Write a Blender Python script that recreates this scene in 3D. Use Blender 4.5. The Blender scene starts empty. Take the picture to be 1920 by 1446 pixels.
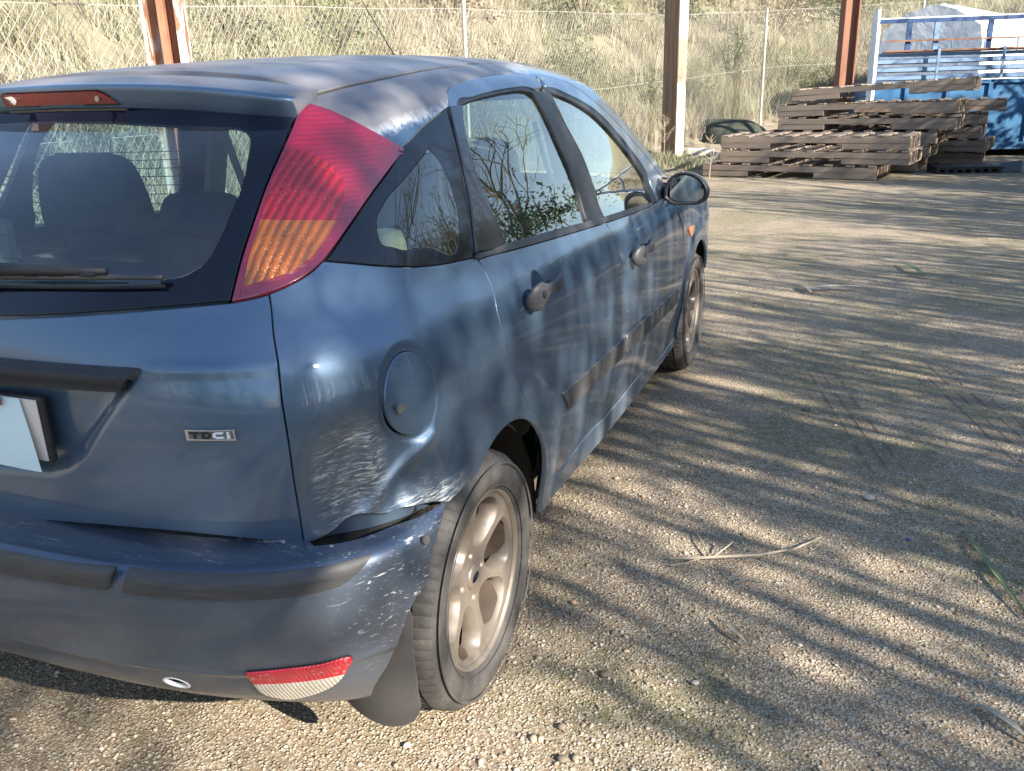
import bpy, bmesh, math, random
import numpy as np
from mathutils import Vector, Matrix
from mathutils.geometry import delaunay_2d_cdt
random.seed(7); RNG=np.random.default_rng(7)
SC=bpy.context.scene
R=math.radians
# ---------------------------------------------------------------- camera, light, exposure
cam_data=bpy.data.cameras.new('camera'); CAMO=bpy.data.objects.new('camera',cam_data); SC.collection.objects.link(CAMO)
cam_data.sensor_width=36.0; cam_data.lens=1603/1920*36; cam_data.clip_start=.05; cam_data.clip_end=900
_yaw,_pit,_rol=R(21.94),R(18.89),R(-1.65)
_f=Vector((-math.sin(_yaw)*math.cos(_pit),math.cos(_yaw)*math.cos(_pit),-math.sin(_pit)))
_r=Vector((math.cos(_yaw),math.sin(_yaw),0)); _u=_r.cross(_f)
_r2=_r*math.cos(_rol)+_u*math.sin(_rol); _u2=_u*math.cos(_rol)-_r*math.sin(_rol)
CAMO.matrix_world=Matrix(((_r2.x,_u2.x,-_f.x,1.518),(_r2.y,_u2.y,-_f.y,-.826),(_r2.z,_u2.z,-_f.z,1.345),(0,0,0,1)))
SC.camera=CAMO
SUN_AZ=R(-21.0)   # direction towards the sun, from +x
SUN_EL=R(28.0)
W=bpy.data.worlds.new('World'); SC.world=W; W.use_nodes=True
wn=W.node_tree; bg=wn.nodes['Background']
sky=wn.nodes.new('ShaderNodeTexSky'); sky.sky_type='NISHITA'; sky.sun_disc=False
sky.sun_elevation=SUN_EL; sky.sun_rotation=math.pi/2-SUN_AZ
sky.air_density=1.0; sky.dust_density=.3; sky.ozone_density=1.0
wn.links.new(sky.outputs[0],bg.inputs[0]); bg.inputs[1].default_value=.105
sun=bpy.data.lights.new('sun','SUN'); sun.energy=5.0; sun.angle=R(.55); sun.color=(1,.92,.80)
SUNO=bpy.data.objects.new('sun',sun); SC.collection.objects.link(SUNO)
SDIR=Vector((math.cos(SUN_AZ)*math.cos(SUN_EL),math.sin(SUN_AZ)*math.cos(SUN_EL),math.sin(SUN_EL)))
SUNO.rotation_euler=SDIR.to_track_quat('Z','Y').to_euler(); SUNO.location=SDIR*30
SC.view_settings.view_transform='Standard'; SC.view_settings.look='None'
SC.view_settings.gamma=1; SC.view_settings.use_curve_mapping=False
SC.view_settings.exposure=1.80
# ---------------------------------------------------------------- helpers
def link(o,parent=None):
    SC.collection.objects.link(o)
    if parent is not None: o.parent=parent
    return o
def tag(o,label=None,cat=None,group=None,kind=None):
    if label: o['label']=label
    if cat: o['category']=cat
    if group: o['group']=group
    if kind: o['kind']=kind
    return o
def thing(name,label,cat,loc=(0,0,0),rz=0,group=None):
    o=bpy.data.objects.new(name,None); o.empty_display_size=.1; link(o)
    o.location=loc; o.rotation_euler=(0,0,rz)
    return tag(o,label,cat,group)
def meshobj(name,V,F,mat,parent=None,smooth=False,normals=None,attr=None):
    me=bpy.data.meshes.new(name); V=np.asarray(V,float)
    me.from_pydata(V.tolist(),[],[list(map(int,f)) for f in F])
    if smooth: me.polygons.foreach_set('use_smooth',[True]*len(me.polygons))
    if mat is not None:
        for m in (mat if isinstance(mat,(list,tuple)) else [mat]): me.materials.append(m)
    if attr is not None:
        for k,v in attr.items():
            a=me.attributes.new(k,'FLOAT','POINT'); a.data.foreach_set('value',np.asarray(v,np.float32))
    me.update()
    if normals is not None: me.normals_split_custom_set(normals)
    return link(bpy.data.objects.new(name,me),parent)
def fastmesh(name,V,F,mat,parent=None,smooth=False,attr=None):
    """F: (n,3) or (n,4) int array"""
    V=np.asarray(V,np.float32); F=np.asarray(F,np.int32); n,k=F.shape
    me=bpy.data.meshes.new(name); me.vertices.add(len(V)); me.vertices.foreach_set('co',V.ravel())
    me.loops.add(n*k); me.loops.foreach_set('vertex_index',F.ravel())
    me.polygons.add(n); me.polygons.foreach_set('loop_start',np.arange(0,n*k,k,dtype=np.int32))
    if smooth: me.polygons.foreach_set('use_smooth',np.ones(n,bool))
    if attr:
        for kk,v in attr.items():
            a=me.attributes.new(kk,'FLOAT','POINT'); a.data.foreach_set('value',np.asarray(v,np.float32))
    me.update(calc_edges=True)
    for m in (mat if isinstance(mat,(list,tuple)) else [mat]): me.materials.append(m)
    return link(bpy.data.objects.new(name,me),parent)
class MB:
    """collects boxes, tubes and lathes into one mesh"""
    def __init__(s): s.V=[];s.F=[]
    def add(s,V,F):
        b=len(s.V); s.V+= [tuple(v) for v in V]; s.F+=[tuple(b+i for i in f) for f in F]; return s
    def box(s,c,size,rot=None,taper=1.0):
        hx,hy,hz=[x/2 for x in size]
        P=[Vector((x*(taper if z>0 else 1),y*(taper if z>0 else 1),z)) for z in(-hz,hz) for x,y in((-hx,-hy),(hx,-hy),(hx,hy),(-hx,hy))]
        if rot is not None: P=[rot@p for p in P]
        P=[p+Vector(c) for p in P]
        return s.add(P,[(3,2,1,0),(4,5,6,7),(0,1,5,4),(1,2,6,5),(2,3,7,6),(3,0,4,7)])
    def tube(s,pts,r,n=8,caps=True):
        pts=[Vector(p) for p in pts]; rs=r if isinstance(r,(list,tuple)) else [r]*len(pts)
        up=None; V=[];F=[]
        for i,p in enumerate(pts):
            t=(pts[min(i+1,len(pts)-1)]-pts[max(i-1,0)]).normalized()
            if up is None: up=Vector((0,0,1)) if abs(t.z)<.9 else Vector((1,0,0))
            a=t.cross(up).normalized(); b=a.cross(t); up=b
            for k in range(n):
                w=2*math.pi*k/n; V.append(p+(a*math.cos(w)+b*math.sin(w))*rs[i])
        for i in range(len(pts)-1):
            for k in range(n):
                F.append((i*n+k,i*n+(k+1)%n,(i+1)*n+(k+1)%n,(i+1)*n+k))
        if caps: F.append(tuple(range(n-1,-1,-1))); F.append(tuple(range((len(pts)-1)*n,len(pts)*n)))
        return s.add(V,F)
    def lathe(s,prof,c,axis='x',n=48,sgn=1):
        """prof: (along axis, radius)"""
        V=[];F=[]
        for (a,r) in prof:
            for k in range(n):
                w=2*math.pi*k/n; u,v=math.cos(w)*r,math.sin(w)*r
                V.append({'x':(c[0]+a*sgn,c[1]+u,c[2]+v),'y':(c[0]+u,c[1]+a*sgn,c[2]+v),'z':(c[0]+u,c[1]+v,c[2]+a)}[axis])
        for i in range(len(prof)-1):
            for k in range(n): F.append((i*n+k,i*n+(k+1)%n,(i+1)*n+(k+1)%n,(i+1)*n+k))
        return s.add(V,F)
    def prism(s,poly,d0,d1,f):
        """poly 2d list, f(u,v,d) -> 3d"""
        n=len(poly); V=[f(u,v,d0) for u,v in poly]+[f(u,v,d1) for u,v in poly]
        F=[tuple(range(n-1,-1,-1)),tuple(range(n,2*n))]+[(i,(i+1)%n,n+(i+1)%n,n+i) for i in range(n)]
        return s.add(V,F)
    def build(s,name,mat,parent=None,smooth=False,bevel=0,fix=True):
        o=meshobj(name,s.V,s.F,mat,parent,smooth)
        if fix or bevel:
            bm=bmesh.new(); bm.from_mesh(o.data)
            if fix: bmesh.ops.recalc_face_normals(bm,faces=bm.faces)
            if bevel: bmesh.ops.bevel(bm,geom=[e for e in bm.edges if e.calc_face_angle(0)>.5],offset=bevel,segments=2,affect='EDGES',profile=.6)
            bm.to_mesh(o.data); bm.free()
            if smooth: 
                try: o.data.shade_auto_smooth(R(40)) if hasattr(o.data,'shade_auto_smooth') else None
                except Exception: pass
        return o
def autosmooth(o,ang=35):
    """mark sharp edges by angle"""
    bm=bmesh.new(); bm.from_mesh(o.data)
    for f in bm.faces: f.smooth=True
    for e in bm.edges: e.smooth = e.calc_face_angle(4)<R(ang)
    bm.to_mesh(o.data); bm.free(); return o
def mirrored(o,parent=None,name=None):
    c=o.copy(); c.parent=parent if parent is not None else o.parent; SC.collection.objects.link(c)
    c.location.x=-o.location.x; c.scale.x=-1
    for ch in o.children:
        d=ch.copy(); SC.collection.objects.link(d); d.parent=c
    return c
# ---------------------------------------------------------------- materials
class NT:
    def __init__(s,name):
        s.m=bpy.data.materials.new(name); s.m.use_nodes=True; s.t=s.m.node_tree; s.t.nodes.clear()
        s.out=s.n('ShaderNodeOutputMaterial')
    def n(s,t,**k):
        nd=s.t.nodes.new(t)
        for a,b in k.items():
            if a.startswith('i_'): nd.inputs[a[2:].replace('_',' ')].default_value=b
            else: setattr(nd,a,b)
        return nd
    def l(s,a,b): s.t.links.new(a,b)
    def coord(s,kind='Object',scale=(1,1,1),rot=(0,0,0),loc=(0,0,0)):
        c=s.n('ShaderNodeTexCoord'); m=s.n('ShaderNodeMapping'); m.inputs['Scale'].default_value=scale; m.inputs['Rotation'].default_value=rot; m.inputs['Location'].default_value=loc
        s.l(c.outputs[kind],m.inputs[0]); return m.outputs[0]
    def noise(s,v,scale,detail=4,rough=.6,dist=0):
        t=s.n('ShaderNodeTexNoise'); t.inputs['Scale'].default_value=scale; t.inputs['Detail'].default_value=detail; t.inputs['Roughness'].default_value=rough; t.inputs['Distortion'].default_value=dist
        s.l(v,t.inputs['Vector']); return t.outputs['Fac']
    def voro(s,v,scale,feat='F1',out='Distance'):
        t=s.n('ShaderNodeTexVoronoi',feature=feat); t.inputs['Scale'].default_value=scale; s.l(v,t.inputs['Vector']); return t.outputs[out]
    def ramp(s,f,stops,interp='LINEAR'):
        r=s.n('ShaderNodeValToRGB'); r.color_ramp.interpolation=interp; e=r.color_ramp.elements
        while len(e)<len(stops): e.new(.5)
        for i,(p,c) in enumerate(stops):
            e[i].position=p; e[i].color=(c,c,c,1) if isinstance(c,(int,float)) else (*c,1)
        s.l(f,r.inputs[0]); return r.outputs[0]
    def mix(s,f,a,b,blend='MIX'):
        m=s.n('ShaderNodeMix',data_type='RGBA',blend_type=blend)
        for v,i in((f,0),(a,6),(b,7)):
            if hasattr(v,'is_linked'): s.l(v,m.inputs[i])
            else: m.inputs[i].default_value=v if i==0 else (*v,1)
        return m.outputs[2]
    def math(s,op,a,b=0.0,c=None):
        m=s.n('ShaderNodeMath',operation=op)
        for v,i in((a,0),(b,1),(c,2)):
            if v is None: continue
            if hasattr(v,'is_linked'): s.l(v,m.inputs[i])
            else: m.inputs[i].default_value=v
        return m.outputs[0]
    def bump(s,h,strength=.3,dist=.01,nrm=None):
        b=s.n('ShaderNodeBump'); b.inputs['Strength'].default_value=strength; b.inputs['Distance'].default_value=dist; s.l(h,b.inputs['Height'])
        if nrm is not None: s.l(nrm,b.inputs['Normal'])
        return b.outputs[0]
    def pbsdf(s,color=(.5,.5,.5),rough=.5,metal=0,normal=None,**k):
        p=s.n('ShaderNodeBsdfPrincipled')
        for v,i in((color,'Base Color'),(rough,'Roughness'),(metal,'Metallic')):
            if hasattr(v,'is_linked'): s.l(v,p.inputs[i])
            else: p.inputs[i].default_value=(*v,1) if i=='Base Color' else v
        if normal is not None: s.l(normal,p.inputs['Normal'])
        for a,b in k.items():
            i=p.inputs[a.replace('_',' ')]
            if hasattr(b,'is_linked'): s.l(b,i)
            else: i.default_value=b
        s.l(p.outputs[0],s.out.inputs[0]); return p
    def sepz(s,v):
        x=s.n('ShaderNodeSeparateXYZ'); s.l(v,x.inputs[0]); return x.outputs
def simple(name,color,rough=.5,metal=0,var=.15,scale=8,bump=0,bscale=60,**k):
    t=NT(name); v=t.coord(); n=t.noise(v,scale,5,.6)
    c=t.mix(n,tuple(x*(1-var*1.6) for x in color),tuple(min(1,x*(1+var)) for x in color))
    nr=t.bump(t.noise(v,bscale,3),bump,.003) if bump else None
    t.pbsdf(c,rough,metal,nr,**k); return t.m
def paint(name,base=(.066,.111,.174),damage=0,dirt=0.0,faded=0):
    t=NT(name); v=t.coord()
    n1=t.noise(v,2.2,4,.6); base_c=t.mix(n1,tuple(x*.88 for x in base),tuple(x*1.12 for x in base))
    fl=t.voro(v,2600,out='Color'); flk=t.n('ShaderNodeSeparateColor'); t.l(fl,flk.inputs[0])
    c=t.mix(t.math('MULTIPLY',flk.outputs[0],.25),base_c,tuple(min(1,x*2.2) for x in base))
    rough=t.ramp(t.noise(v,5,5,.7),[(.3,.36),(.75,.50)])
    metal=.50
    film=t.math('MULTIPLY',t.ramp(t.noise(v,1.7,7,.72,.4),[(.40,.15),(.72,1)]),.27); base_c=t.mix(film,base_c,(.21,.20,.19))
    geo=t.sepz(v); z=geo[2]
    # road dust low down: settles by height above ground and by patchy noise
    dn=t.noise(v,9,6,.7)
    dust=t.math('MULTIPLY',t.ramp(z,[(.22,1.0),(.34,.65),(.62,.18),(.85,.0)]),t.ramp(dn,[(.3,.25),(.7,1)]))
    spk=t.voro(v,150); sp=t.math('MULTIPLY',t.ramp(spk,[(.10,1.0),(.17,0.0)]),t.ramp(z,[(.2,.9),(.5,.35),(.75,.06),(1.1,.0)]))
    sp=t.math('MULTIPLY',sp,t.ramp(t.noise(v,38,2),[(.50,0),(.62,1)]))
    dsum=t.math('MINIMUM',t.math('ADD',t.math('MULTIPLY',dust,.34+dirt),t.math('MULTIPLY',sp,.55)),1.0)
    if faded:
        # clear coat gone: dull chalky film with a ragged white peeling rim lower down
        f1=t.noise(v,3.2,6,.62)
        c=t.mix(t.ramp(f1,[(.35,.62),(.7,.9)]),c,(.215,.190,.182))
        rough=t.ramp(f1,[(.3,.40),(.8,.58)]); metal=.12
    if damage:
        # scraped areas: thin streaks running along the car
        vs=t.coord(scale=(26,26,250)); s1=t.noise(vs,1.0,6,.75,.9)
        vs2=t.coord(scale=(60,60,420)); s2=t.noise(vs2,1.0,4,.7,.3)
        patch=t.noise(v,11,4,.65)
        if damage==1:   # quarter corner: scuffed dent
            g1=t.n('ShaderNodeVectorMath',operation='DISTANCE'); m1=t.coord(scale=(1.5,1.35,1.0)); t.l(m1,g1.inputs[0]); g1.inputs[1].default_value=(.755*1.5,.335*1.35,.715)
            a1=t.ramp(g1.outputs['Value'],[(.085,1),(.125,0)])
            g2=t.n('ShaderNodeVectorMath',operation='DISTANCE'); m2=t.coord(scale=(1,1,1.9)); t.l(m2,g2.inputs[0]); g2.inputs[1].default_value=(.82,.475,.632*1.9)
            a2=t.ramp(g2.outputs['Value'],[(.045,.55),(.085,0)])
            low=t.ramp(z,[(.616,1),(.630,0)])
            area=t.math('MAXIMUM',a1,a2)
            st=t.math('MULTIPLY',t.ramp(s1,[(.50,0),(.64,1)]),t.ramp(patch,[(.36,.1),(.54,1)]))
            st=t.math('ADD',st,t.math('MULTIPLY',t.ramp(s2,[(.61,0),(.70,1)]),.6))
            scr=t.math('MINIMUM',t.math('MULTIPLY',t.math('MULTIPLY',area,st),1.35),1)
            lowa=t.math('MULTIPLY',t.math('MULTIPLY',low,t.ramp(s1,[(.47,0),(.60,1)])),.65)
            xx=t.ramp(geo[1],[(.27,0),(.30,1),(.60,1),(.64,0)])
            scr=t.math('MINIMUM',t.math('ADD',scr,t.math('MULTIPLY',lowa,xx)),1)
            c=t.mix(t.math('MULTIPLY',area,.40),c,(.15,.175,.205))
        elif damage==2: # bumper: chipped top lip, gouges on the corner
            lip=t.math('ADD',t.ramp(z,[(.608,0),(.614,1)]),t.ramp(z,[(.585,0),(.612,.22)]))
            lp=t.math('MULTIPLY',lip,t.ramp(t.noise(t.coord(scale=(14,160,420)),1,7,.85),[(.57,0),(.68,.65)]))
            corner=t.math('MULTIPLY',t.ramp(geo[1],[(.20,0),(.27,1)]),t.ramp(z,[(.40,.25),(.50,1)]))
            gg=t.math('MULTIPLY',t.ramp(t.noise(t.coord(scale=(24,24,95),rot=(.12,0,0)),1,5,.7,1.0),[(.615,0),(.635,1)]),corner)
            fine=t.math('MULTIPLY',t.ramp(s2,[(.62,0),(.67,1)]),t.math('ADD',t.math('MULTIPLY',corner,.5),.10))
            scr=t.math('MINIMUM',t.math('ADD',t.math('ADD',lp,gg),fine),1)
        else:           # doors: faint long scratches
            vs3=t.coord(scale=(1,2.2,95),rot=(.06,0,0)); s3=t.noise(vs3,1.0,3,.6,.2)
            scr=t.math('MULTIPLY',t.ramp(s3,[(.665,0),(.69,.38)]),t.ramp(patch,[(.45,0),(.6,1)]))
        c=t.mix(scr,c,(.62,.62,.60)); 
        rough=t.math('ADD',rough,t.math('MULTIPLY',scr,.3))
        metal=t.math('MULTIPLY',t.math('SUBTRACT',1.0,scr),.62)
    c=t.mix(dsum,c,(.30,.245,.185))
    rough=t.math('ADD',rough,t.math('MULTIPLY',dsum,.25))
    if not hasattr(metal,'is_linked'): metal=t.math('MULTIPLY',t.math('SUBTRACT',1.0,dsum),metal)
    coat=t.math('MULTIPLY',t.math('SUBTRACT',1.0,t.math('MINIMUM',t.math('MULTIPLY',dsum,2.2),1)),.1 if faded else .85)
    nr=t.bump(t.noise(v,420,2),.02,.002)
    t.pbsdf(c,rough,metal,nr,Coat_Weight=coat,Coat_Roughness=.16 if faded else .06)
    return t.m
M={}
M['paint']=paint('blue_paint')
M['paint_gate']=paint('blue_paint_tailgate',dirt=.03)
M['paint_door']=paint('blue_paint_scratched',damage=3)
M['paint_dent']=paint('blue_paint_scuffed',damage=1)
M['paint_bumper']=paint('blue_bumper_paint',base=(.070,.100,.150),damage=2,dirt=.12)
M['paint_roof']=paint('blue_paint_faded',faded=1)
def side_faded():
    # roof shoulder: faded above a ragged peeling line, good paint below it
    t=NT('blue_paint_peeling'); v=t.coord(); g=t.sepz(v)
    n=t.noise(v,14,6,.7); n2=t.noise(v,60,4,.7)
    # height of the peel line falls towards the back
    h=t.math('SUBTRACT',g[2],t.math('MULTIPLY_ADD',g[1],.135,1.180)); h=t.math('ADD',h,t.math('MULTIPLY',t.math('SUBTRACT',n,.5),.05))
    up=t.ramp(t.math('MULTIPLY_ADD',h,10,.5),[(.48,0),(.56,1)])
    rim=t.ramp(t.math('MULTIPLY_ADD',h,10,.5),[(.40,0),(.50,1),(.56,.75),(.70,0)])
    rim=t.math('MULTIPLY',rim,t.ramp(n2,[(.38,.15),(.62,1)]))
    c=t.mix(up,(.052,.094,.158),t.mix(n,(.165,.165,.18),(.23,.225,.235)))
    c=t.mix(t.math('MULTIPLY',rim,.85),c,(.62,.64,.66))
    ro=t.math('MULTIPLY_ADD',up,.22,.34)
    t.pbsdf(c,ro,t.math('MULTIPLY_ADD',up,-.35,.6),Coat_Weight=t.math('MULTIPLY_ADD',up,-.75,.85),Coat_Roughness=.08); return t.m
M['paint_side']=side_faded()
def plastic(name,col,rough=.55,dust=.35):
    t=NT(name); v=t.coord(); n=t.noise(v,5,6,.7); f=t.noise(t.coord(scale=(16,16,160)),1,5,.7)
    c=t.mix(n,tuple(x*.8 for x in col),tuple(x*1.25 for x in col))
    c=t.mix(t.math('MULTIPLY',t.ramp(f,[(.42,0),(.8,1)]),dust),c,(.20,.19,.175))
    t.pbsdf(c,t.ramp(n,[(.3,rough-.08),(.7,rough+.12)]),0,t.bump(t.noise(v,700,2),.12,.001)); return t.m
M['black_plastic']=plastic('black_plastic',(.014,.016,.020),.45,.12)
M['trim_black']=plastic('textured_black_trim',(.012,.015,.021),.6,.03)
M['flap']=simple('mud_flap_rubber',(.065,.060,.058),.75,0,.3,7,bump=.15,bscale=120)
M['grey_plastic']=plastic('weathered_plastic',(.042,.042,.045),.5,.22)
M['handle']=plastic('faded_handle_plastic',(.036,.038,.044),.5,.25)
M['rubber']=simple('black_rubber',(.018,.018,.02),.6,0,.3,20)
M['gloss_black']=simple('gloss_black',(.010,.012,.020),.12,0,.1,8,Coat_Weight=.5)
M['dark']=simple('dark_void',(.008,.008,.010),.9,0)
def liner():
    t=NT('wheel_liner'); v=t.coord(); n=t.voro(v,300); 
    c=t.mix(t.ramp(n,[(.1,1),(.35,0)]),(.014,.011,.010),(.075,.052,.038)); t.pbsdf(c,.6,0,t.bump(n,.6,.004)); return t.m
M['liner']=liner()
def glass(name,tint=(.60,.70,.68),dust=.05,refl=1.0,rough=.0):
    t=NT(name); v=t.coord()
    tr=t.n('ShaderNodeBsdfTransparent'); tr.inputs[0].default_value=(*tint,1)
    gl=t.n('ShaderNodeBsdfGlossy'); gl.inputs['Roughness'].default_value=rough; gl.inputs[0].default_value=(1,1,1,1)
    # slight waviness of tempered glass
    t.l(t.bump(t.noise(v,2.6,2),.05,.02),gl.inputs['Normal'])
    lw=t.n('ShaderNodeLayerWeight'); lw.inputs[0].default_value=.5
    fr=t.math('MULTIPLY_ADD',t.math('POWER',lw.outputs['Facing'],5.0),.96,.042)
    m=t.n('ShaderNodeMixShader'); t.l(t.math('MINIMUM',t.math('MULTIPLY',fr,2.0*refl),1),m.inputs[0]); t.l(tr.outputs[0],m.inputs[1]); t.l(gl.outputs[0],m.inputs[2])
    di=t.n('ShaderNodeBsdfDiffuse'); di.inputs[0].default_value=(.42,.40,.34,1)
    m2=t.n('ShaderNodeMixShader'); t.l(t.math('MULTIPLY',t.ramp(t.noise(v,7,6,.7),[(.35,.2),(.7,1)]),dust),m2.inputs[0]); t.l(m.outputs[0],m2.inputs[1]); t.l(di.outputs[0],m2.inputs[2])
    t.l(m2.outputs[0],t.out.inputs[0]); return t.m
M['glass']=glass('window_glass',(.60,.70,.66),.012,.9)
M['rear_glass']=glass('rear_window_glass',(.50,.66,.74),.035,1.0)
M['dark_glass']=glass('quarter_window_glass',(.62,.72,.66),.01,1.15)
M['frit']=simple('black_glass_border',(.004,.006,.014),.06,0,.2,6,IOR=1.45)
M['mirror']=simple('mirror_glass',(.80,.82,.80),.03,1.0,.02)
def lamp(name,col,rib=0,bright=1.0):
    t=NT(name); v=t.coord()
    w=t.n('ShaderNodeTexWave',wave_type='BANDS',bands_direction='Z'); w.inputs['Scale'].default_value=38; t.l(v,w.inputs['Vector'])
    w2=t.n('ShaderNodeTexWave',wave_type='BANDS',bands_direction='X'); w2.inputs['Scale'].default_value=34; t.l(v,w2.inputs['Vector'])
    h=t.math('ADD',t.math('MULTIPLY',w.outputs['Fac'],.6),t.math('MULTIPLY',w2.outputs['Fac'],.25))
    c=t.mix(w.outputs['Fac'],tuple(x*.75 for x in col),col)
    t.pbsdf(c,.30,0,t.bump(h,.25,.003),Coat_Weight=1.0,Coat_Roughness=.04); return t.m
M['lamp_red']=lamp('red_lens',(.30,.004,.030))
def lampcell(name,col,glint):
    t=NT(name); v=t.coord(); vv=t.coord(scale=(1,1,.55))
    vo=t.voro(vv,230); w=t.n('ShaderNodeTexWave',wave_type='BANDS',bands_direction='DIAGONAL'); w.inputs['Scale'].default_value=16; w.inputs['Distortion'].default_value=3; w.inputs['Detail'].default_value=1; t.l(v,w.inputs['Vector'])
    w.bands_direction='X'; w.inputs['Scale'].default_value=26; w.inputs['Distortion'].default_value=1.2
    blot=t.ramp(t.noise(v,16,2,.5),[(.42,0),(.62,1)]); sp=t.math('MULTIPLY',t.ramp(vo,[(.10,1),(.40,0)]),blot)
    c=t.mix(t.math('MULTIPLY',w.outputs['Fac'],.65),tuple(x*.38 for x in col),col); c=t.mix(t.math('MULTIPLY',sp,.8),c,glint)  # flute shading and bright glints are put into the cell colour
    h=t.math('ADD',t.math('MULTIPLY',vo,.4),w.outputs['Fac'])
    t.pbsdf(c,.25,.25,t.bump(h,.40,.004),Coat_Weight=1.0,Coat_Roughness=.03); return t.m
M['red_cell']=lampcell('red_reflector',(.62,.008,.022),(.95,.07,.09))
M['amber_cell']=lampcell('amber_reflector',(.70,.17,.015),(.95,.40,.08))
M['lamp_edge']=simple('dark_red_lens_rim',(.23,.006,.035),.2,0,.2,10,Coat_Weight=1.0,Coat_Roughness=.05)
M['stop_lamp']=simple('dull_red_lens',(.24,.008,.012),.3,0,.3,30,bump=.3,bscale=200,Coat_Weight=.7)
def reflm(name,col):
    t=NT(name); v=t.coord(); w=t.n('ShaderNodeTexWave',wave_type='BANDS',bands_direction='X'); w.inputs['Scale'].default_value=52; t.l(v,w.inputs['Vector'])
    sp=t.ramp(t.noise(v,130,3),[(.6,0),(.68,.5)])
    c=t.mix(w.outputs['Fac'],tuple(x*.72 for x in col),col); c=t.mix(sp,c,(.5,.45,.38)); t.pbsdf(c,.3,0,t.bump(w.outputs['Fac'],.3,.003),Coat_Weight=.6,Coat_Roughness=.2); return t.m
M['refl_red']=reflm('red_reflector_strip',(.50,.012,.030))
M['refl_white']=reflm('clear_reflector_lens',(.50,.46,.40))
M['orange']=simple('orange_lens',(.75,.16,.02),.25,0,.1,Coat_Weight=.8)
def tyrem():
    t=NT('tyre_rubber'); v=t.coord(); n=t.noise(v,14,6,.7); n2=t.noise(v,70,4,.7)
    c=t.mix(t.ramp(n,[(.35,.15),(.75,.9)]),(.020,.019,.020),(.080,.074,.068)); c=t.mix(t.ramp(n2,[(.60,0),(.72,.3)]),c,(.15,.138,.12))
    t.pbsdf(c,.72,0,t.bump(n2,.25,.003)); return t.m
M['tyre']=tyrem()
def alloy():
    t=NT('dirty_alloy'); v=t.coord(); n=t.noise(v,9,6,.7); g=t.n('ShaderNodeNewGeometry')
    rust=t.ramp(n,[(.48,0),(.72,.75)])
    c=t.mix(rust,(.185,.160,.135),(.10,.062,.042)); c=t.mix(t.ramp(t.noise(v,120,3),[(.55,0),(.7,.5)]),c,(.20,.16,.12))
    t.pbsdf(c,t.ramp(n,[(.3,.36),(.7,.62)]),t.ramp(n,[(.3,.62),(.7,.15)])); return t.m
M['alloy']=alloy()
M['barrel']=simple('sooty_rim_barrel',(.075,.052,.038),.7,.1,.4,18)
M['brake']=simple('brake_rust',(.17,.085,.045),.6,.4,.4,25)
M['chrome']=simple('badge_chrome',(.70,.70,.70),.18,1,.05)
M['badge_dark']=simple('badge_dark',(.02,.022,.03),.3)
M['badge_white']=simple('badge_white',(.8,.82,.85),.3)
M['badge_grey']=simple('badge_grey',(.22,.22,.24),.35,.7)
M['paper']=simple('paper_sheet',(.58,.72,.74),.75,0,.06,5,bump=.1,bscale=40)
M['plate_white']=simple('plate_white',(.66,.58,.53),.45,0,.08)
M['tape']=simple('red_tape',(.30,.03,.06),.4)
M['white_plastic']=simple('white_plastic',(.75,.76,.74),.5,0,.05)
M['beige']=simple('beige_fabric',(.42,.40,.27),.9,0,.12,30,bump=.2,bscale=300)
M['seat']=simple('grey_fabric',(.10,.105,.11),.95,0,.2,60,bump=.2,bscale=400)
M['seat_pale']=simple('pale_seat_fabric',(.30,.29,.20),.95,0,.15,60)
M['interior']=simple('interior_plastic',(.06,.065,.068),.7,0,.2)
M['belt']=simple('pale_belt',(.55,.56,.50),.8)
M['roof_seal']=simple('dusty_roof_seal',(.085,.070,.055),.8,0,.3,20)
M['screw']=simple('screw_metal',(.35,.33,.30),.35,.8)
def spl(xs, ys):
    """natural cubic spline through the points, linear beyond both ends"""
    xs=np.asarray(xs,float); ys=np.asarray(ys,float); n=len(xs); h=np.diff(xs)
    A=np.zeros((n,n)); b=np.zeros(n); A[0,0]=A[-1,-1]=1
    for i in range(1,n-1):
        A[i,i-1]=h[i-1]; A[i,i]=2*(h[i-1]+h[i]); A[i,i+1]=h[i]
        b[i]=6*((ys[i+1]-ys[i])/h[i]-(ys[i]-ys[i-1])/h[i-1])
    M=np.linalg.solve(A,b)
    def f(x):
        x=np.asarray(x,float); i=np.clip(np.searchsorted(xs,x)-1,0,n-2)
        a=xs[i]; hh=h[i]; t=x-a
        s=(ys[i+1]-ys[i])/hh-hh*(2*M[i]+M[i+1])/6
        y=ys[i]+s*t+M[i]/2*t*t+(M[i+1]-M[i])/(6*hh)*t**3
        s0=(ys[1]-ys[0])/h[0]-h[0]*(2*M[0]+M[1])/6
        s1=(ys[-1]-ys[-2])/h[-1]+h[-1]*(M[-2]+2*M[-1])/6
        y=np.where(x<xs[0],ys[0]+s0*(x-xs[0]),y)
        return np.where(x>xs[-1],ys[-1]+s1*(x-xs[-1]),y)
    return f
def sstep(a,b,x):
    t=np.clip((np.asarray(x,float)-a)/(b-a),0,1); return t*t*(3-2*t)
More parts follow.
